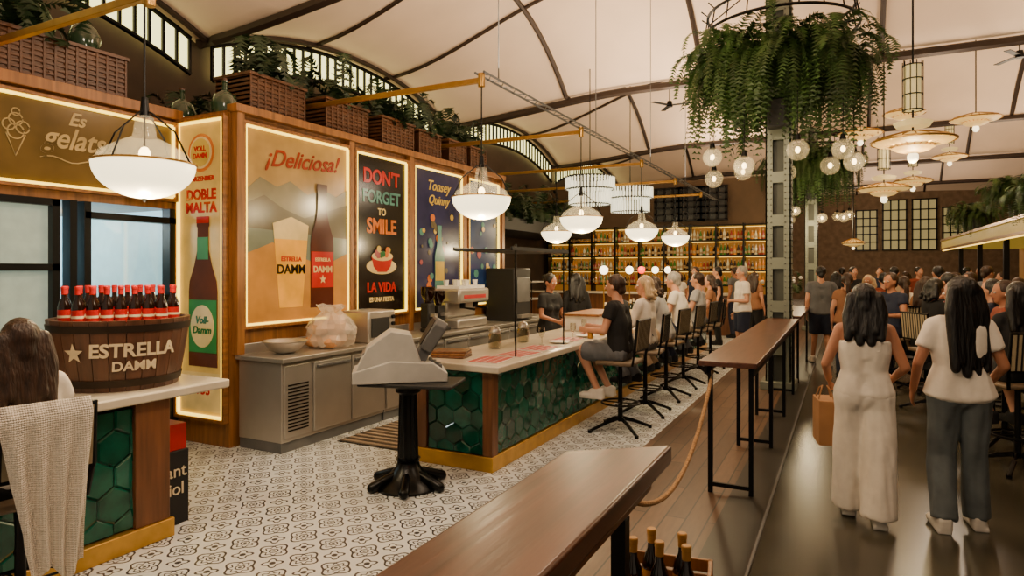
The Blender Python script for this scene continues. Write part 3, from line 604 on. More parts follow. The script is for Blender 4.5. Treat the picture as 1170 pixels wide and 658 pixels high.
# ---------------------------------------------------------------- hex tile panels
def hexpanel(u0,u1,v0,v1,R,tf,rnd):
    m=MB(); dx=R*math.sqrt(3); dy=R*1.5; row=0; v=v0
    m.cur=3; m.add([tf(u0,v0,0),tf(u1,v0,0),tf(u1,v1,0),tf(u0,v1,0)],[(0,1,2,3)])
    while v<v1+R:
        u=u0+(dx/2 if row%2 else 0)
        while u<u1+dx/2:
            o=[];i_=[];oo=rnd.choice([0,1,1,2]); tilt=rnd.uniform(.5,1)*.007; ta=rnd.choice([0,2,4])*PI/3+PI/6
            for k in range(6):
                a=PI/6+k*PI/3
                for lst,rr,w_ in ((o,R*.98,.002),(i_,R*.88,.011)):
                    uu=u+rr*math.cos(a); vv=v+rr*math.sin(a); ww=w_+(tilt*math.cos(a-ta) if w_>.01 else 0)
                    lst.append(tf(min(max(uu,u0),u1),min(max(vv,v0),v1),ww))
            c=tf(min(max(u,u0),u1),min(max(v,v0),v1),.011)
            m.cur=oo; m.add(o+i_+[c],[(k,(k+1)%6,6+(k+1)%6,6+k) for k in range(6)]+[(6+k,6+(k+1)%6,12) for k in range(6)])
            u+=dx
        v+=dy; row+=1
    return m
rnd=random.Random(5)
p=E("bar_counter","long bar counter clad in glossy green hexagonal tiles","counter",(-3.0,9,0))
def L0(mb,name,mat,par,**kw): return O(mb,name,mat,par,loc=tuple(-V(par.location)),**kw)
CY0,CY1=4.82,14.5
m=MB(); m.box(-3.42,-2.70,CY0+.03,CY1,.0,.86); L0(m,"body",BLK,p)
m=MB(); m.box(-3.46,-2.655,CY0-.01,CY1,.0,.13); L0(m,"plinth",GOLD,p,bevel=.006)
m=hexpanel(CY0+.12,CY1,.14,.84,.1,lambda u,v,w:(-2.69+w,u,v),rnd); L0(m,"tile_panel",GR+[GROUT],p,angle=15)
m=hexpanel(-3.32,-2.76,.14,.84,.1,lambda u,v,w:(u,CY0+.02-w,v),rnd); L0(m,"tile_panel",GR+[GROUT],p,angle=15)
m=MB(); m.box(-2.76,-2.665,CY0,CY0+.11,.13,.86); L0(m,"corner_post",WALN,p,bevel=.005)
m=MB(); m.box(-3.44,-3.34,CY0,CY0+.05,.13,.86); L0(m,"corner_post",WALN,p,bevel=.005)
m=MB(); m.box(-3.5,-2.56,CY0-.08,CY1,.86,.92); thing1(m,"countertop",MARB,"pale stone countertop on the tiled bar counter","countertop",bevel=.012)
p=E("tiled_counter","green hexagonal tile counter with wooden corner and gold plinth","counter",(-4.3,1.5,0))
m=MB(); m.box(-4.7,-3.95,-.5,2.68,0,.9); L0(m,"body",BLK,p)
m=MB(); m.box(-4.7,-3.88,-.5,2.75,0,.12); L0(m,"plinth",GOLD,p,bevel=.006)
m=hexpanel(-.5,2.5,.13,.87,.115,lambda u,v,w:(-3.94+w,u,v),rnd); L0(m,"tile_panel",GR+[GROUT],p,angle=15)
m=MB(); m.box(-4.7,-3.9,2.5,2.73,.12,.9); L0(m,"corner_post",WALN,p,bevel=.005)
m=MB(); m.box(-4.78,-3.86,-.5,3.16,.9,.96); thing1(m,"countertop",MARB,"pale stone countertop on the front tiled counter","countertop",bevel=.012)
# ---------------------------------------------------------------- barrel with bottles
BC=V((-4.34,2.68,.962)); va=math.atan2(-BC.y,-BC.x)
p=E("barrel_tub","wooden half-barrel tub with dark hoops and white lettering","barrel",BC)
m=MB(); nst=26
def br(z): return .345+.075*(min(1,z/.45))**.8
for i in range(nst):
    a0=2*PI*i/nst+.006;a1=2*PI*(i+1)/nst-.006; rs=[]
    for z in (0,.1,.2,.3,.4,.45):
        r=br(z); rs.append([(r*math.cos(a0),r*math.sin(a0),z),(r*math.cos(a1),r*math.sin(a1),z),((r-.03)*math.cos(a1),(r-.03)*math.sin(a1),z),((r-.03)*math.cos(a0),(r-.03)*math.sin(a0),z)])
    m.rings(rs)
O(m,"staves",BWOOD,p)
for z0,z1 in ((.03,.075),(.375,.42)):
    m=MB(); m.lathe([(br(z0)+.001,z0),(br(z0)+.006,z0),(br(z1)+.006,z1),(br(z1)+.001,z1)],40); O(m,"hoop",M("rusty_iron",(.2,.16,.13),.5,.6),p)
m=MB(); m.lathe([(.36,.35),(.36,.375)],30); O(m,"inner_board",BLK,p)
def wrapf(z0,off):
    def f(c):
        z=z0+c.y; r=br(z)+.004+c.z; a=va+off+c.x/br(z); return V((r*math.cos(a),r*math.sin(a),z))
    return f
text("ESTRELLA","lettering",CREAM,p,(0,0,0),.118,bold=.003,warp=wrapf(.26,.2),ext=.004)
text("DAMM","lettering",CREAM,p,(0,0,0),.085,bold=.002,warp=wrapf(.16,.2),ext=.004)
m=MB(); f_=wrapf(.25,-.68); pts=star(0,0,.065); n=len(pts); m.add([f_(V((x,y,.004))) for x,y in pts]+[f_(V((0,0,.004)))],[(i,(i+1)%n,n) for i in range(n)]); O(m,"star_emblem",CREAM,p)
def beer(loc,grp="beer bottles in the barrel tub",lb="brown beer bottle with red label and red cap",sc=1,lab=RED,glass=DGL):
    p=E("beer_bottle",lb,"bottle",loc,group=grp)
    m=MB(); m.lathe([(.028,0),(.031,.01),(.031,.13),(.026,.155),(.014,.185),(.0125,.235)],16); O(m,"bottle_body",glass,p)
    m=MB(); m.lathe([(.0316,.045),(.0316,.12)],16,cap=False); O(m,"label_band",lab,p)
    m=MB(); m.lathe([(.0322,.075),(.0322,.088)],16,cap=False); O(m,"label_stripe",CREAM,p)
    m=MB(); m.lathe([(.0145,.205),(.0145,.232)],12,cap=False); m.lathe([(.016,.233),(.016,.247),(.013,.25)],12); O(m,"cap",lab,p)
    p.scale=(sc,)*3; return p
sd=V((math.cos(va+PI/2),math.sin(va+PI/2),0)); fd=V((math.cos(va),math.sin(va),0))
b0=None
for row,(n_,off) in enumerate(((7,.2),(9,.08),(9,-.06),(6,-.2))):
    for i in range(n_):
        t=(i-(n_-1)/2)*.078; q=BC+sd*t+fd*off+V((0,0,.376))
        if b0 is None: b0=beer(q,sc=1.14)
        else: clone(b0,q,rz=random.uniform(0,3))
p=E("drink_carton","red and black stacked drink cartons beside the front counter","box",(-4.2,2.87,0),.0)
m=MB(); m.box(-.17,.17,-.09,.09,0,.5); O(m,"black_carton",BLK,p,bevel=.005); m=MB(); m.box(-.16,.16,-.08,.08,.5,.68); O(m,"red_carton",RED,p,bevel=.005)
text("ant\niol","lettering",CREAM,p,(.172,-.005,.3),.12,rot=RX)
# ---------------------------------------------------------------- stainless line
G2="stainless refrigerated cabinets"
def fridge(y0,L,vent):
    p=E("refrigerated_cabinet","stainless steel under-counter fridge with two doors"+(" and vent grille" if vent else ""),"cabinet",(-4.95,y0+L/2,0),group=G2)
    m=MB(); m.box(-.3,.27,-L/2,L/2,.1,.85); O(m,"body",STEEL,p,bevel=.004)
    m=MB(); m.box(-.3,.25,-L/2+.01,L/2-.01,0,.1); O(m,"kick_plate",DSTEEL,p)
    s0=-L/2
    if vent:
        m=MB(); m.box(.27,.29,s0+.02,s0+.36,.14,.82); O(m,"vent_panel",STEEL,p,bevel=.003)
        m=MB(); 
        for i in range(14): m.box(.29,.296,s0+.06,s0+.32,.2+i*.033,.213+i*.033)
        O(m,"vent_slot",BLACK,p); s0+=.38
    n_=2; w_=(L/2-s0)/n_
    for i in range(n_):
        a=s0+i*w_+.012; b=a+w_-.024
        d=MB(); d.box(.27,.3,a,b,.14,.82); d=O(d,"door",STEEL,p,bevel=.006)
        hd=MB(); hd.box(.3,.325,a+.03,b-.03,.765,.79); O(hd,"handle",DSTEEL,d,bevel=.004)
    return p
fridge(4.4,1.5,True); fridge(5.92,1.2,False); fridge(7.14,1.2,False); fridge(8.36,1.2,False); fridge(9.58,1.2,False)
m=MB(); m.box(-5.26,-4.62,4.36,10.8,.86,.90); m.box(-5.26,-5.24,4.36,10.8,.90,1.0); thing1(m,"worktop",STEEL,"long stainless steel worktop below the posters","worktop",bevel=.004)
m=MB(); m.box(-4.55,-3.6,5.0,7.4,.002,.006); m.cur=1
for i in range(22): y=5.03+i*.108; m.box(-4.52,-3.63,y,y+.05,.006,.018)
thing1(m,"floor_mat",[BLK,M("mat_brown",(.55,.48,.4),.7)],"ribbed rubber mat behind the counter","mat")
p=E("mixing_bowl","stainless steel bowl on the worktop","bowl",(-4.95,4.7,.902)); m=MB(); m.lathe([(.08,0),(.14,.03),(.2,.1),(.21,.12),(.2,.12),(.13,.035),(.02,.02)],28); O(m,"bowl_body",STEEL,p); m=MB(); m.circle((0,0,.12),.208,.008); O(m,"rim",STEEL,p)
BR=M("bread_crust",(.8,.58,.38),.6,var=.25,scale=20); PL=M("plastic_film",(.92,.88,.82),.15,var=.05); PL.node_tree.nodes["Principled BSDF"].inputs["Alpha"].default_value=.42
p=E("bread_bag","clear plastic bag full of bread rolls on the worktop","bread",(-4.9,5.3,.902))
for a,b,c in ((-.12,-.12,.07),(.1,-.1,.07),(0,.1,.07),(-.1,.14,.2),(.08,.02,.2),(-.05,-.1,.2),(.02,.05,.28)): m=MB(); m.ell((a,b,c),(.1,.12,.072),12); O(m,"bread_roll",BR,p)
m=MB(); rs=[]; rb=random.Random(9)
for r,z in ((.16,0),(.22,.03),(.255,.09),(.25,.15),(.255,.2),(.23,.26),(.2,.31),(.13,.35),(.09,.38),(.13,.42),(.17,.45)):
    rs.append([((r+rb.uniform(-.035,.03))*math.cos(2*PI*j/26),(r+rb.uniform(-.035,.03))*math.sin(2*PI*j/26),max(0,z+rb.uniform(-.015,.015))) for j in range(26)])
m.rings(rs,cap=False); O(m,"bag_film",PL,p,angle=12)
p=E("toaster_oven","stainless toaster with black front on the worktop","toaster",(-4.93,5.95,.902)); m=MB(); m.box(-.2,.2,-.24,.24,.0,.36); O(m,"body",STEEL,p,bevel=.02); m=MB(); m.box(.2,.21,-.2,.12,.06,.28); O(m,"door",BLK,p,bevel=.004)
for z in (.1,.2,.28): m=MB(); m.cone((.2,.18,z),(.23,.18,z),.022); O(m,"knob",BLACK,p)
p=E("espresso_machine","chrome two-group espresso machine on the worktop","coffee machine",(-4.93,8.05,.902)); m=MB(); m.box(-.25,.18,-.4,.4,.0,.14); m.box(-.25,-.02,-.4,.4,.14,.5); m.box(-.25,.2,-.42,.42,.36,.56); O(m,"body",STEEL,p,bevel=.03)
m=MB(); m.box(-.22,.15,-.36,.36,.56,.6);  
for i in range(6): m.cone((-.1+.12*(i%2),-.3+.12*i,.6),(-.1+.12*(i%2),-.3+.12*i,.68),.03,.04)
O(m,"cup_tray",WHITE,p)
for yy in (-.18,.18):
    m=MB(); m.cone((.1,yy,.36),(.1,yy,.28),.04); m.cone((.1,yy,.29),(.3,yy,.27),.012,.018); O(m,"group_head",BLACK,p)
m=MB(); m.box(.2,.205,-.3,.3,.42,.47); O(m,"badge",RED,p)
for yy,hh in ((7.2,1),(7.45,.9)):
    p=E("coffee_grinder","black coffee grinder with clear bean hopper","grinder",(-4.93,yy,.902),group="coffee grinders"); m=MB(); m.box(-.1,.12,-.09,.09,0,.05); m.box(-.1,.03,-.08,.08,.05,.38*hh); O(m,"body",BLK,p,bevel=.015); m=MB(); m.lathe([(.04,.38*hh),(.1,.5*hh),(.1,.6*hh)],16,(-.03,0,0)); O(m,"hopper",DGL,p); m=MB(); m.box(-.02,.1,-.04,.04,.2,.24); O(m,"spout",STEEL,p)
p=E("drinks_machine","tall black beverage machine with steel front","machine",(-4.93,9.5,.902)); m=MB(); m.box(-.28,.25,-.3,.3,0,.85); O(m,"body",BLK,p,bevel=.02); m=MB(); m.box(.25,.27,-.22,.22,.3,.7); O(m,"front_panel",DSTEEL,p,bevel=.01); m=MB(); m.box(.25,.33,-.2,.2,.05,.1); O(m,"drip_tray",STEEL,p)
p=E("steel_rack","steel rack with three shelves near the machines","rack",(-5.0,10.4,.902))
for z in (.0,.3,.6): m=MB(); m.box(-.2,.2,-.3,.3,z,z+.02); O(m,"shelf",STEEL,p)
for x in(-.19,.19):
    for y in (-.29,.29): m=MB(); m.cone((x,y,0),(x,y,.65),.01); O(m,"post",BLACK,p)
# ---------------------------------------------------------------- weighing machine on pedestal
px_,py_=-3.1,4.22
p=E("pedestal_stand","black cast-iron fluted pedestal with round claw foot","pedestal",(px_,py_,0))
m=MB(); m.lathe([(.25,0),(.255,.02),(.22,.05),(.16,.08),(.13,.13),(.1,.16),(.085,.2),(.1,.23)],32)
for i in range(6): a=i*PI/3; m.cap((.12*math.cos(a),.12*math.sin(a),.11),(.30*math.cos(a),.30*math.sin(a),.04),.032,.04)
O(m,"foot",IRON,p)
m=MB(); rs=[]
for z,r in ((.2,.085),(.6,.075),(.74,.07)): rs.append([((r*(1 if j%2 else .86))*math.cos(2*PI*j/24),(r*(1 if j%2 else .86))*math.sin(2*PI*j/24),z) for j in range(24)])
m.rings(rs); m.lathe([(.07,.74),(.1,.76),(.1,.79),(.14,.82)],24); O(m,"column",IRON,p,angle=20)
m=MB(); m.box(-.34,.42,-.22,.22,.82,.85); t=O(m,"top_plate",BLK,p,bevel=.01); t.rotation_euler=(0,0,TH*.6)
GRY=M("enamel_grey",(.68,.67,.65),.4,var=.08); GRD=M("enamel_dark_grey",(.36,.36,.36),.4,var=.1)
p=E("weighing_scale","vintage grey enamel shop scale with tilted fan head","scale",(px_-.05,py_,.852),TH+.2)
m=MB(); m.T=Matrix.Rotation(PI/2,4,'X'); m.prism([(-.39,0),(.34,0),(.34,.07),(.22,.15),(-.1,.17),(-.39,.09)],-.2,.2); O(m,"base_casting",GRY,p,bevel=.008)
m=MB(); m.T=Matrix.Rotation(PI/2,4,'X'); m.prism([(-.36,.1),(-.05,.15),(.14,.15),(.06,.37),(-.1,.40),(-.28,.27)],-.17,.17); O(m,"housing",GRY,p,bevel=.008)
m=MB(); m.T=Matrix.Translation((-.2,-.0,.295))@Matrix.Rotation(math.radians(-36),4,'Y'); m.box(-.14,.12,-.15,.15,0,.012); O(m,"sloped_panel",GRD,p,bevel=.004)
FT=Matrix.Translation((.13,0,.17))@Matrix.Rotation(math.radians(30),4,'Y')
m=MB(); m.T=FT; m.box(-.04,.05,-.1,.1,-.02,.14); m.T=FT@Matrix.Rotation(PI/2,4,'Z')@Matrix.Rotation(PI/2,4,'X')
fan=[(-.13,.08),(-.2,.3),(-.17,.35),(.17,.35),(.2,.3),(.13,.08)]
m.prism(fan,-.05,.05); O(m,"fan_head",GRD,p,bevel=.01)
m=MB(); m.T=FT@Matrix.Rotation(PI/2,4,'Z')@Matrix.Rotation(PI/2,4,'X'); fan2=[(x*.8,.08+(y-.08)*.85+.02) for x,y in fan]; m.prism(fan2,-.056,-.05); m.prism([(x,y) for x,y in fan2],.05,.056); O(m,"dial_window",BLK,p)
m=MB()
for i in range(5):
    for q in range(3): m.box(.21+q*.035,.235+q*.035,-.1+i*.035,-.075+i*.035,.06,.165-q*.02)
O(m,"keypad",GRD,p,bevel=.003)
# ---------------------------------------------------------------- counter items
p=E("cutting_board","stack of wooden boards on the stone countertop","boards",(-3.25,5.1,.922),.2)
for i,c in enumerate((WALN,PANEL,WALN)): m=MB(); m.box(-.16,.16,-.12,.12,i*.022,i*.022+.02); o=O(m,"board",c,p,bevel=.004); o.rotation_euler=(0,0,.06*i)
m=MB(); m.box(-.15,.15,-.21,.21,0,.004); m.cur=1
for i in range(6):
    for q in range(4): m.box(-.142+q*.073,-.08+q*.073,-.202+i*.069,-.145+i*.069,.004,.005)
b0=thing1(m,"paper_menu",[WHITE,RED],"red and white printed paper menu on the countertop","menu",loc=(-2.82,5.08,.922),group="paper menus",rot=(0,0,.1))
clone(b0,(-2.78,5.55,.922),rz=-.08); clone(b0,(-2.8,6.05,.922),rz=.05); clone(b0,(-2.85,6.95,.922),rz=.05); clone(b0,(-2.85,7.9,.922),rz=0)
def rack(y0,y1):
    p=E("glass_rack","thin black metal rack with slim shelf above the counter","rack",(-2.95,(y0+y1)/2,.922)); h=(y1-y0)/2
    for x,y in ((.24,-h),(-.35,h),(.24,h)): m=MB(); m.cone((x,y,0),(x,y,1.04),.008); O(m,"post",BLACK,p)
    m=MB(); m.box(-.38,.26,-h-.1,h+.1,.985,1.0); 
    for x in (-.37,.25): m.box(x-.008,x+.008,-h-.1,h+.1,.985,1.02)
    O(m,"top_shelf",BLK,p)
rack(5.35,6.5)
m=MB(); m.lathe([(.012,0),(.03,.003),(.03,.006),(.004,.012),(.004,.07),(.03,.1),(.036,.15),(.03,.19)],14,cap=False); wg=thing1(m,"wine_glass",glassmat("glass_ware",(.93,.93,.9),.5),"clear stemmed glass on the stone countertop","glass",loc=(-2.9,6.35,.922),group="wine glasses on the bar")
for i in range(6): clone(wg,(-2.8-.1*(i%2),7.0+.62*i,.922))
m=MB(); m.lathe([(.05,0),(.1,.01),(.12,.018),(.115,.02),(.05,.012)],20); pl=thing1(m,"plate",WHITE,"small white plate on the countertop","plate",loc=(-2.8,6.6,.922),group="plates on the bar")
for i in range(5): clone(pl,(-2.78,7.35+i*1.02,.922))
p=E("serving_jar","glass jar with steel lid on the countertop","jar",(-3.2,5.85,.922),group="serving jars"); m=MB(); m.lathe([(.06,0),(.07,.02),(.07,.12),(.055,.16)],18); O(m,"jar_body",glassmat("jar_glass",(.8,.78,.7),.5),p); m=MB(); m.lathe([(.06,.16),(.062,.17),(.045,.21),(.015,.23)],18); O(m,"lid",STEEL,p)
clone(p,(-3.2,6.5,.922))
p=E("display_case","white countertop display box with wooden rim","display case",(-3.05,8.5,.922)); m=MB(); m.box(-.25,.2,-.55,.55,0,.2); O(m,"body",WHITE,p,bevel=.01); m=MB(); m.box(-.28,.23,-.58,.58,.2,.23); O(m,"wood_rim",PANEL,p,bevel=.005)
m=MB(); m.lathe([(.03,0),(.035,.01),(.035,.09)],14); nb=thing1(m,"napkin_cup",BRASS,"small brass cup on the bar","cup",loc=(-2.66,7.2,.922),group="bar cups")
for i in range(5): clone(nb,(-2.66,7.6+i*.95,.922))
bc=None
for i in range(16):
    q=(-3.3+.1*(i%3),9.6+i*.25,.922)
    if bc is None: bc=beer(q,"bottles on the bar","dark bottle standing on the bar",1.2,CREAM,GGL)
    else: clone(bc,q)
def globe_lamp(loc,red=False):
    p=E("globe_lamp","small brass bar lamp with glowing globe","lamp",loc,group="globe bar lamps"); m=MB(); m.lathe([(.07,0),(.07,.015),(.012,.03),(.012,.72)],16); O(m,"stand",BRASS,p); m=MB(); m.ell((0,0,.8),(.07,.07,.07),16); O(m,"globe",M("red_globe",(1,.2,.15),.4,es=3,ecol=(1,.15,.1)) if red else M("white_globe",(1,.95,.85),.4,es=5,ecol=(1,.92,.75)),p)
for i,(yy,r_) in enumerate(((9.75,0),(11.12,0),(11.88,1),(12.87,0),(13.9,0))): globe_lamp((-3.38,yy,.922),r_)
# ---------------------------------------------------------------- bar chairs
STR=M("striped_back_panel",(.66,.6,.48),.7,var=.1)
def barchair(loc,rz,lb="black bar chair with striped back panel and star base",grp="bar chairs"):
    p=E("bar_chair",lb,"chair",loc,rz,group=grp)
    for i in range(4):
        a=PI/4+i*PI/2; m=MB(); m.tube([(.03*math.cos(a),.03*math.sin(a),.13),(.15*math.cos(a),.15*math.sin(a),.1),(.36*math.cos(a),.36*math.sin(a),.02)],[.022,.02,.016],8); m.cone((.36*math.cos(a),.36*math.sin(a),0),(.36*math.cos(a),.36*math.sin(a),.03),.022); O(m,"leg",BLACK,p)
    m=MB(); m.cone((0,0,.1),(0,0,.72),.028,.022); O(m,"pole",BLACK,p)
    m=MB(); m.circle((0,0,.3),.2,.011,28); 
    for i in range(4): a=i*PI/2; m.cone((0,0,.3),(.2*math.cos(a),.2*math.sin(a),.3),.007)
    O(m,"foot_ring",BLACK,p)
    m=MB(); m.box(-.23,.23,-.2,.21,.72,.765); O(m,"seat",M("seat_leather",(.4,.33,.25),.5),p,bevel=.018)
    m=MB(); m.tube([(-.22,-.2,.73),(-.24,-.23,.9),(-.24,-.26,1.2),(.24,-.26,1.2),(.24,-.23,.9),(.22,-.2,.73)],.015,8); m.tube([(-.24,-.235,.88),(.24,-.235,.88)],.011,8); O(m,"back_frame",BLACK,p)
    m=MB(); m.add([(-.23,-.236,.89),(.23,-.236,.89),(.23,-.262,1.19),(-.23,-.262,1.19),(-.23,-.246,.89),(.23,-.246,.89),(.23,-.272,1.19),(-.23,-.272,1.19)],[(0,1,2,3),(7,6,5,4),(0,4,5,1),(1,5,6,2),(2,6,7,3),(3,7,4,0)])
    m.cur=1
    for i in range(10): x=-.2+i*.044; m.add([(x,-.25,.89),(x+.014,-.25,.89),(x+.014,-.276,1.19),(x,-.276,1.19),(x,-.23,.89),(x+.014,-.23,.89),(x+.014,-.256,1.19),(x,-.256,1.19)],[(0,1,2,3),(7,6,5,4),(0,4,5,1),(1,5,6,2),(2,6,7,3),(3,7,4,0)])
    O(m,"backrest",[STR,BLK],p)
    return p
ch=barchair((SX,CY[0],0),PI/2)
for y in CY[1:]: clone(ch,(SX,y,0),rz=PI/2+random.uniform(-.1,.1))
for x,y,fa in STP: clone(ch,(x,y,0),rz=math.radians(fa))
fc=clone(ch,(WX,WY,-.0),rz=WR,label="bar chair draped with a white crocheted cardigan",sc=.93)
m=bpy.data.materials.new("crochet_cotton"); m.use_nodes=True; nt=m.node_tree; b=nt.nodes["Principled BSDF"]; b.inputs["Base Color"].default_value=lin((.92,.88,.82))+(1,); b.inputs["Roughness"].default_value=.9
tc=nt.nodes.new("ShaderNodeTexCoord"); sx_=nt.nodes.new("ShaderNodeSeparateXYZ"); nt.links.new(tc.outputs["Object"],sx_.inputs[0])
sa=nmath(nt,'SINE',nmath(nt,'MULTIPLY',nmath(nt,'ADD',sx_.outputs[0],sx_.outputs[2]),330)); sb=nmath(nt,'SINE',nmath(nt,'MULTIPLY',nmath(nt,'SUBTRACT',sx_.outputs[0],sx_.outputs[2]),330))
pr=nmath(nt,'MULTIPLY',sa,sb); bp=nt.nodes.new("ShaderNodeBump"); bp.inputs["Strength"].default_value=.7; bp.inputs["Distance"].default_value=.006; nt.links.new(pr,bp.inputs["Height"]); nt.links.new(bp.outputs[0],b.inputs["Normal"])
al=nmath(nt,'LESS_THAN',pr,.92); nt.links.new(al,b.inputs["Alpha"]); CRO=m
m=MB(); nu,nv=24,34; vs=[]
for i in range(nu+1):
    for k in range(nv+1):
        u=i/nu-.5; t=k/nv; s_=t*1.1-.3
        if s_<0: y=-.222; z=1.225+s_*.8
        else: y=-.30-.03*s_; z=1.225-s_
        if abs(s_)<.035: z=1.235; y=-.26
        wd=.40*(1-.62*max(0,s_)); x=u*wd+.02+.05*max(0,s_); 
        if s_>0: y+=.02*math.sin(u*24+s_*5)*min(1,s_*3)
        if s_>.6: z-=.04*math.sin(u*9)
        vs.append((x*.93,y*.93,z*.93))
m.add(vs,[(i*(nv+1)+k,(i+1)*(nv+1)+k,(i+1)*(nv+1)+k+1,i*(nv+1)+k+1) for i in range(nu) for k in range(nv)])
thing1(m,"cardigan",CRO,"white crocheted cardigan hanging over the chair back","cardigan",loc=(WX,WY,0),rot=(0,0,WR),angle=80)
# ---------------------------------------------------------------- high tables
def leg(mb,x,y,h=1.0): mb.box(x-.017,x+.017,y-.017,y+.017,0,h)
p=E("high_table","long narrow dark wood high table on black steel frames","table",(-.78,7.5,0))
m=MB(); m.box(-.99,-.57,5.03,9.92,1.0,1.04); L0(m,"tabletop",DWOOD,p,bevel=.006)
for x in (-.95,-.61): m=MB(); m.box(x-.01,x+.01,5.1,9.9,.93,1.0); L0(m,"rail",BLACK,p)
for y in (5.2,6.7,8.2,9.7):
    for x in (-.93,-.63):
        m=MB(); leg(m,x,y); L0(m,"leg",BLACK,p)
    m=MB(); m.box(-.93,-.63,y-.012,y+.012,.05,.08); L0(m,"foot_bar",BLACK,p)
p=E("high_table","dark wood high table beyond the steel column","table",(-.78,12,0))
m=MB(); m.box(-.99,-.57,10.5,13.5,1.0,1.04); L0(m,"tabletop",DWOOD,p,bevel=.006)
for y in (10.7,13.3):
    for x in (-.93,-.63):
        m=MB(); leg(m,x,y); L0(m,"leg",BLACK,p)
p=E("high_table","thick dark wood high table with worn glossy varnish","table",(-.78,1.6,0))
m=MB(); m.prism([(-.95,.5),(-.605,.5),(-.605,2.56),(-.95,2.29)],.965,1.04); L0(m,"tabletop",DWOOD,p,bevel=.012)
m=MB(); m.prism([(-.9,.5),(-.65,.5),(-.65,2.42),(-.9,2.25)],.9,.965); L0(m,"apron",WALN,p)
for y in (.8,2.1):
    for x in (-.88,-.67):
        m=MB(); m.box(x-.025,x+.025,y-.025,y+.025,0,.9); L0(m,"leg",BLACK,p)
for i,(px,d) in enumerate(((1075,10.2),(1150,7.9),(1040,12.3),(1180,6.2))):
    x,y=W(px,d); x+=.1;y+=.5; p=E("high_table","dark square high table among the guests","table",(x,y,0),group="guest tables")
    m=MB(); m.box(-.35,.35,-.35,.35,1.0,1.04); O(m,"tabletop",DWOOD,p,bevel=.006); m=MB(); m.cone((0,0,.03),(0,0,1.0),.035); O(m,"pole",BLACK,p); m=MB(); m.lathe([(.26,0),(.26,.02),(.05,.04)],24); O(m,"base",BLACK,p)
    clone(pl,(x-.15,y,1.04),label="small white plate on a guest table"); clone(wg,(x+.12,y+.1,1.04),label="clear stemmed glass on a guest table"); clone(wg,(x+.05,y-.2,1.04),label="clear stemmed glass on a guest table")
m=MB(); pts=[]
for i in range(31):
    t=i/30; pts.append((-.9+.06*t,5.12-2.62*t,.95-.08*t-.42*4*t*(1-t)))
m.tube(pts,.014,8); thing1(m,"rope",M("jute_rope",(.62,.48,.32),.9,var=.3,scale=60,bump=.5),"sagging jute rope barrier tied between two high tables","rope")
cxr,cyr,czr=-.63,2.52,.37
p=E("wooden_crate","open wooden crate on a low stand holding bottles","crate",(cxr,cyr,0),.15)
m=MB(); m.box(-.16,.16,-.13,.13,czr,czr+.02)
for z in (.02,.08,.14):
    z+=czr; m.box(-.18,.18,-.15,-.135,z,z+.05);m.box(-.18,.18,.135,.15,z,z+.05);m.box(-.18,-.165,-.135,.135,z,z+.05);m.box(.165,.18,-.135,.135,z,z+.05)
for x in(-.172,.172):
    for y in (-.142,.142): m.box(x-.01,x+.01,y-.01,y+.01,czr,czr+.19)
O(m,"slats",PANEL,p,bevel=.003); m=MB(); m.box(-.14,.14,-.11,.11,czr-.03,czr); 
for x in(-.13,.13):
    for y in (-.1,.1): m.box(x-.015,x+.015,y-.015,y+.015,0,czr-.03)
O(m,"stand",BLACK,p)
cb=None
for i,(x,y) in enumerate(((-.1,-.07),(0,-.06),(.1,-.05),(-.06,.05),(.06,.06))):
    q=(cxr+x,cyr+y,czr+.022)
    if cb is None: cb=beer(q,"bottles in the crate","dark sauce bottle standing in the crate",1.2,M("label_ochre",(.7,.5,.2),.5),DGL)
    else: clone(cb,q)
p=E("paper_bag","brown kraft paper carrier bag held by the walking woman","bag",(-.13,5.27,.47),.2)
m=MB(); m.box(-.06,.06,-.13,.13,0,.32); O(m,"bag_body",M("kraft_paper",(.62,.45,.28),.8,var=.1),p,bevel=.004)
for x in(-.05,.05): m=MB(); m.tube([(x,-.06,.32),(x*.6,-.04,.39),(x*.3,.0,.41),(x*.6,.04,.39),(x,.06,.32)],.005,6); O(m,"handle",M("kraft_paper",(.62,.45,.28)),p)
# ---------------------------------------------------------------- steel columns and hanging gardens
CS=M("column_steel",(.47,.49,.44),.42,.35,var=.03); CS2=M("column_core_steel",(.27,.28,.25),.5,.35,var=.03)
def column(y):
    x=-.85; top=cz(x,y)+.02; p=E("steel_column","grey-green riveted steel column with corner angles","column",(x,y,0),group="steel columns")
    A=.17; c_=.10
    m=MB(); m.box(-c_-.005,c_+.005,-c_-.005,c_+.005,0,top); O(m,"core",CS2,p)
    for sx in(-1,1):
        for sy in(-1,1):
            m=MB(); m.box(min(sx*.075,sx*A),max(sx*.075,sx*A),min(sy*.150,sy*A),max(sy*.150,sy*A),0,top); m.box(min(sx*.150,sx*A),max(sx*.150,sx*A),min(sy*.075,sy*A),max(sy*.075,sy*A),0,top); O(m,"corner_angle",CS,p)
    m=MB(); z=.5
    while z<top-.5:
        for sx in (-1,1): m.box(-.08,.08,sx*.165-.008,sx*.165+.008,z,z+.16); m.box(sx*.165-.008,sx*.165+.008,-.08,.08,z,z+.16)
        z+=.62
    O(m,"batten_plate",CS,p,angle=20)
    m=MB(); z=.2
    while z<top-.1:
        for u in (-.145,-.095,.095,.145): m.ell((u,-.173,z),(.011,.012,.011),6); m.ell((.173,u,z),(.012,.011,.011),6)
        z+=.085
    O(m,"rivets",M("rivet_steel",(.36,.37,.34),.4,.4),p)
    m=MB(); m.box(-.24,.24,-.24,.24,0,.12); O(m,"base_plate",CS,p,bevel=.01)
hf=[fern(110,.74,1.15,.36,FERN,s_,leaf=.115,wid=.024,steps=30,lo=.05) for s_ in (31,32,33)]
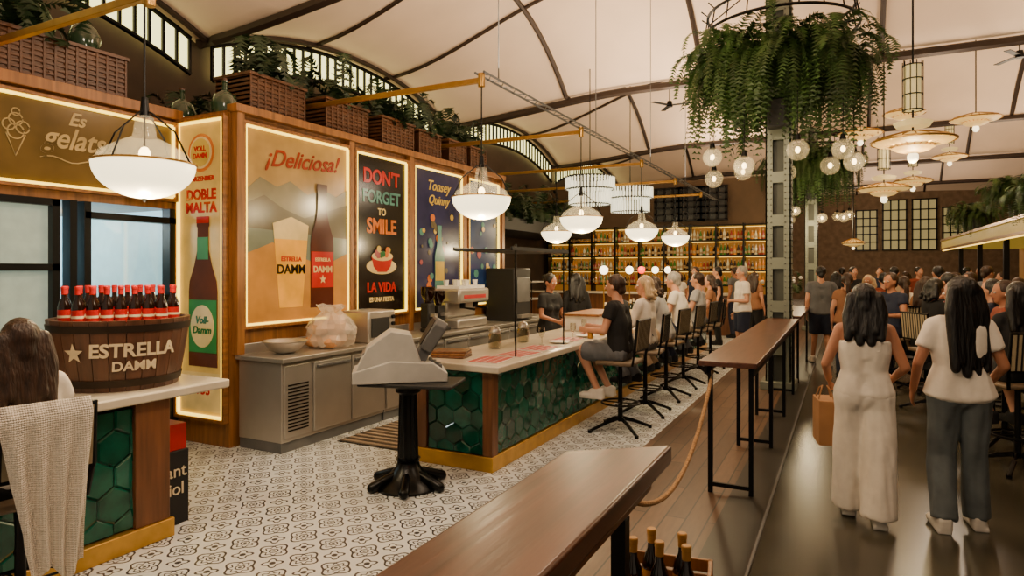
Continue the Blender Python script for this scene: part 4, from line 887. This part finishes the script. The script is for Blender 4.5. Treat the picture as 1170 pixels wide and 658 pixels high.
for f in hf: f.name="hanging_fern"; tag(f,"lush feathery boston fern hanging from the ring frame","plant",group="hanging ferns")
GG=M("globe_glass",(.95,.92,.82),.05,var=.02,es=.15,ecol=(1,.9,.65)); GG.node_tree.nodes["Principled BSDF"].inputs["Alpha"].default_value=.2
def globe(loc,top):
    p=E("globe_pendant","clear glass globe pendant with glowing filament bulb","lamp",loc,group="glass globe pendants")
    m=MB(); m.ell((0,0,0),(.14,.14,.14),20); O(m,"glass_globe",GG,p)
    m=MB(); m.ell((0,0,.0),(.032,.032,.045),12); O(m,"bulb",BULB,p)
    m=MB(); m.cone((0,0,.12),(0,0,.2),.045,.03); O(m,"cap",BLACK,p); m=MB(); m.cone((0,0,.2),(0,0,top-loc[2]),.006); O(m,"cord",BLACK,p)
    return p
gl=globe((0,0,0),1.6); first=True
def garden(y,n,k0):
    global first
    x=-.85; z=5.2
    p=E("ring_frame","black wrought-iron ring frame around the steel column","frame",(x,y,z),group="ring frames")
    m=MB(); m.circle((0,0,.28),1.0,.022,48); O(m,"ring",BLACK,p); m=MB(); m.circle((0,0,0),1.05,.022,48); O(m,"ring",BLACK,p)
    for i in range(20): a=2*PI*i/20; m=MB(); m.tube([(1.05*math.cos(a),1.05*math.sin(a),0),(1.0*math.cos(a),1.0*math.sin(a),.28),(1.1*math.cos(a),1.1*math.sin(a),.36)],.01,6); O(m,"hook",BLACK,p)
    for i in range(4): a=PI/2*i; m=MB(); m.cone((1.03*math.cos(a),1.03*math.sin(a),.0),(.2*math.cos(a),.2*math.sin(a),.0),.018); O(m,"spoke",BLACK,p); m=MB(); m.cone((.98*math.cos(a),.98*math.sin(a),.28),(.2*math.cos(a),.2*math.sin(a),.8),.01); O(m,"stay",BLACK,p)
    for i in range(n):
        a=2*PI*(i+k0)/n; f=hf[i%3] if (y<12 and i<3) else clone(hf[i%3]); f.location=(x+.75*math.cos(a),y+.75*math.sin(a),z-.45+random.uniform(-.12,.1)); f.rotation_euler=(random.uniform(-.1,.1),random.uniform(-.1,.1),i*1.3); q=random.uniform(.8,1.0); f.scale=(q,q,random.uniform(.9,1.2))
    for i in range(9):
        a=2*PI*(i+.2)/9; zz=3.25+random.uniform(-.12,.15); q=(x+.98*math.cos(a),y+.98*math.sin(a),zz)
        if first: gl.location=q; first=False
        else: clone(gl,q)
    m=MB(); m.box(x-.12,x+.12,y-.5,y-.3,3.72,4.12); m.cone((x,y-.31,3.9),(x,y-.18,3.9),.03); thing1(m,"speaker",BLK,"black loudspeaker fixed to the column","speaker",group="loudspeakers",bevel=.015)
for y in (10.2,20.5): column(y)
garden(10.2,7,.3); garden(20.5,6,0)
# ---------------------------------------------------------------- chandeliers
SHD=M("amber_shade",(.78,.62,.36),.5,es=.8,ecol=(.95,.76,.42)); CAG=M("cage_glow",(.8,.74,.55),.5,es=.6,ecol=(.9,.8,.52))
def chand(px,py,d,sc,cage=True):
    x,y=W(px,d); z=ZZ(py,d); p=E("disc_chandelier","tiered saucer-shaped amber pendant with cylindrical wire cage above" if cage else "tiered saucer-shaped amber glass pendant","lamp",(x,y,z),group="disc chandeliers")
    m=MB(); m.lathe([(.1*sc,-.06),(.45*sc,-.01),(.5*sc,.02),(.44*sc,.05),(.12*sc,.13)],32); O(m,"lamp_shade",SHD,p)
    m=MB(); m.lathe([(.05*sc,-.15*sc),(.2*sc,-.11*sc),(.26*sc,-.07*sc),(.2*sc,-.03*sc)],28); O(m,"lower_tier",SHD,p)
    m=MB(); 
    for i in range(20): a=2*PI*i/20; m.tube([(.12*sc*math.cos(a),.12*sc*math.sin(a),.14),(.46*sc*math.cos(a),.46*sc*math.sin(a),.055),(.51*sc*math.cos(a),.51*sc*math.sin(a),.02),(.12*sc*math.cos(a),.12*sc*math.sin(a),-.065)],.009,5)
    m.circle((0,0,.02),.51*sc,.014,32); O(m,"shade_ribs",BRASS,p)
    m=MB(); m.ell((0,0,-.2*sc),(.07*sc,.07*sc,.08*sc),12); O(m,"bulb",MILK,p)
    if cage:
        m=MB(); m.lathe([(.1,.42),(.1,1.0)],16); O(m,"cage_glass",CAG,p); m=MB(); m.lathe([(.2*sc,.2),(.24*sc,.26),(.1,.3)],20); O(m,"upper_disc",CAG,p)
        m=MB()
        for i in range(10): a=2*PI*i/10; m.cone((.115*math.cos(a),.115*math.sin(a),.4),(.115*math.cos(a),.115*math.sin(a),1.05),.006,n=5)
        for q in (.42,.62,.82,1.0): m.circle((0,0,q),.115,.008,20)
        O(m,"cage_wires",BLACK,p)
    m=MB(); m.cone((0,0,.1),(0,0,cz(x,y)-z),.012,n=6); O(m,"rod",BLACK,p)
chand(1043,163,8.4,.95)
for a in ((1010,217,13,.95,True),(1115,137,13.5,.9,False),(983,154,13,.8,False),(1033,131,14,.8,False),(1043,208,17,.9,True),(975,279,16,.5,False),(1085,180,19,.9,True)): chand(*a)
def drum(px,py,d):
    x,y=W(px,d); z=ZZ(py,d); p=E("drum_chandelier","two-tier drum chandelier of white glass rods","lamp",(x,y,z),group="drum chandeliers")
    GR_=M("white_glass_rods",(.9,.9,.85),.3,es=1.2,ecol=(.95,.93,.8))
    for R,z0,z1 in ((.52,.05,.3),(.44,-.28,.05)):
        m=MB(); n=44
        for i in range(n): a=2*PI*i/n; m.cone((R*math.cos(a),R*math.sin(a),z0),(R*math.cos(a),R*math.sin(a),z1),.02,n=6)
        O(m,"glass_tier",GR_,p); m=MB(); m.circle((0,0,z1),R,.02,36); O(m,"hoop",BLACK,p); m=MB(); m.circle((0,0,z0),R,.015,36); O(m,"hoop",BLACK,p)
    m=MB(); m.cone((0,0,.3),(0,0,cz(x,y)-z),.01); m.cone((-.5,0,.3),(.5,0,.3),.012); m.cone((0,-.5,.3),(0,.5,.3),.012); O(m,"rod",BLACK,p)
drum(674,219,14); drum(720,229,15.5)
for px,py,d in ((765,122,14),(1165,66,11)):
    x,y=W(px,d); z=ZZ(py,d); p=E("ceiling_fan","small black three-blade ceiling fan on a long rod","fan",(x,y,z),group="ceiling fans")
    m=MB(); m.cone((0,0,0),(0,0,.12),.07,.05); O(m,"motor",BLACK,p); m=MB(); m.cone((0,0,.1),(0,0,cz(x,y)-z),.012); O(m,"rod",BLACK,p)
    for i in range(3): m=MB(); m.T=Matrix.Rotation(2*PI*i/3,4,'Z'); m.box(.06,.5,-.05,.05,.03,.04); O(m,"blade",BLACK,p)
# ---------------------------------------------------------------- back bar
p=E("back_bar","long dark back bar shelving with warm lit shelves","shelf",(-5.5,20,0))
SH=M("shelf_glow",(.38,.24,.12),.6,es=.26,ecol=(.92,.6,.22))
XA,XB=-8.9,-1.85
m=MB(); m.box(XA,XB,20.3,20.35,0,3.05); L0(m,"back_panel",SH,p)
zs=[1.25,1.7,2.15,2.6,3.05]
for z in zs: m=MB(); m.box(XA,XB,19.95,20.3,z-.02,z+.02); L0(m,"shelf_board",BLACK,p)
m=MB(); m.box(XA,XB,19.7,20.3,0,1.0); L0(m,"base_cabinet",BLK,p)
for i in range(10): x=XA+i*(XB-XA)/9; m=MB(); m.box(x-.025,x+.025,19.94,20.3,0,3.1); L0(m,"upright",BLACK,p)
for z in zs[:4]:
    m=MB(); m.box(XA+.05,XB-.05,20.25,20.28,z+.40,z+.415); L0(m,"light_strip",M("shelf_led",(1,.8,.35),.5,es=2.4,ecol=(1,.78,.3)),p)
cols=[M("bottle_amber",(.75,.45,.12),.2,es=.25),M("bottle_green",(.2,.4,.14),.2,es=.15),M("bottle_clear",(.8,.76,.6),.2,es=.2),M("bottle_dark",(.15,.08,.05),.2),M("bottle_red",(.55,.12,.06),.3,es=.15)]  # shelf light put into most bottle colours as faint emission
OCH=M("label_cream_small",(.7,.6,.42),.5)
tmpl=[]
for c in cols:
    m=MB(); m.lathe([(.035,0),(.04,.02),(.04,.18),(.017,.24),(.015,.31)],8); m.cur=1; m.lathe([(.042,.05),(.042,.12)],8,cap=False); m.lathe([(.018,.28),(.018,.32)],8); o=thing1(m,"liquor_bottle",[c,OCH],"small liquor bottle on the lit back bar shelf","bottle",group="back bar bottles"); tmpl.append(o)
used=set()
for zi,z in enumerate(zs[:4]):
    for i in range(70):
        q=random.randrange(5); loc=(-8.8+i*.0985,20.08+random.uniform(-.05,.03),z+.021)
        if q not in used: tmpl[q].location=loc; used.add(q)
        else: clone(tmpl[q],loc,sc=(1,1,random.uniform(.75,1.15)))
m=MB(); m.box(-8.8,-2.6,17.6,18.2,0,1.05); m.cur=1; m.box(-8.9,-2.5,17.5,18.3,1.05,1.1); thing1(m,"cocktail_bar_counter",[WALN,MARB],"dark wood cocktail bar with pale top","counter",bevel=.01)
# ---------------------------------------------------------------- right side stall
p=E("food_stall","food stall with glowing gold canopy under hanging greenery","stall",(4,14,0))
m=MB(); m.box(2.9,5.5,10,26,2.4,2.7); L0(m,"canopy",M("gold_canopy_glow",(.55,.47,.2),.5,es=.3,ecol=(.85,.7,.25)),p)  # yellow light on the canopy put into its colour as emission
m=MB(); m.box(2.86,2.9,10,26,2.67,2.73); L0(m,"trim_strip",BRASS,p); m=MB(); m.box(2.86,2.9,10,26,2.37,2.43); L0(m,"trim_strip",BRASS,p)
m=MB(); m.box(3.1,5.5,10,26,0,1.1); L0(m,"stall_counter",DWOOD,p)
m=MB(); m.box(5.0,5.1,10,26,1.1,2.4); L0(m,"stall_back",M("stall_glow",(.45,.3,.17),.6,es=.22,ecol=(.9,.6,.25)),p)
m=MB(); m.box(2.92,2.96,10.1,25.9,2.35,2.38); L0(m,"light_strip",M("stall_led",(1,.8,.4),.5,es=3,ecol=(1,.8,.35)),p)
for y in range(11,26,3): m=MB(); m.box(3.0,3.1,y-.05,y+.05,0,2.4); L0(m,"post",BLACK,p)
for i,y in enumerate((10.6,12.2,14.2,17,20,23)):
    f=clone(hf[i%3]); f.location=(2.95+.2*(i%2),y,3.45 if i%2 else 3.15); f.scale=(.75,.75,.5); f["label"]="trailing fern spilling over the stall canopy"; f["group"]="stall ferns"
    m=MB(); m.lathe([(.14,0),(.2,.05),(.22,.4)],16); thing1(m,"fern_pot",BLK,"dark round pot holding a canopy fern","pot",loc=(2.95+.2*(i%2)+.15,y,2.705),group="canopy fern pots")
x,y=W(915,14.5)
p=E("flower_vase","white flower arrangement in tall vase on pedestal","flowers",(x-.35,y,0)); m=MB(); m.lathe([(.12,0),(.12,.9),(.16,.95),(.1,1.0),(.08,1.2),(.12,1.3)],20); O(m,"pedestal_vase",BLK,p); m=MB(); rr=random.Random(2)
for i in range(40): m.ell((rr.gauss(0,.15),rr.gauss(0,.15),1.5+rr.gauss(0,.12)),(.045,.045,.04),7)
O(m,"blossoms",WHITE,p); f=fern(24,.35,.1,.25,FERN,77); f.parent=p; f.location=(0,0,1.3)
# ---------------------------------------------------------------- lights
WC=(1,.77,.54)
def up(x,y,z,sx,sy,e): light('AREA',(x,y,z),e,WC,rot=(PI,0,0),sx=sx,sy=sy)  # unseen area lights added to wash the ceiling from below
up(-3.3,6,3.85,1.2,4,220); up(-3.3,13,3.85,1.2,5,280); up(-3.3,21,4.6,1.2,5,220); up(4.2,12,3.1,1,6,240); up(4.2,21,3.1,1,6,230); up(-7.6,2.5,4.3,1,3,30); up(2.5,30,3,4,4,240)
light('POINT',(-1.9,8.9,2.9),100,r=.1); light('POINT',(-.85,18.6,3.0),130,r=.2)
light('POINT',(.79,9.85,2.95),70,r=.08); light('POINT',(1.5,4.4,4.7),120,WC,r=.3); light('POINT',(1.6,14,3.9),120,WC,r=.15); light('POINT',(-2.2,1.0,4.5),190,WC,r=.35)  # points away from any fixture are added fill for counters and hall
light('POINT',(-1.8,6.0,4.7),190,WC,r=.3); light('POINT',(-5.5,16.6,3.0),110,r=.2); light('POINT',(1,25,3.5),170,WC,r=.2); light('POINT',(1,35,4),260,WC,r=.2); light('POINT',(-7.3,3.6,2.2),45,(.75,.93,1),r=.15); light('POINT',(-7.2,1.4,2.2),30,(.75,.93,1),r=.15); light('POINT',(-2.6,2.6,3.2),60,WC,r=.15)
wd=bpy.data.worlds.new("world"); SC.world=wd; wd.use_nodes=True; wd.node_tree.nodes["Background"].inputs[0].default_value=(1,.79,.57,1); wd.node_tree.nodes["Background"].inputs[1].default_value=.36
print("objects",len(bpy.data.objects))
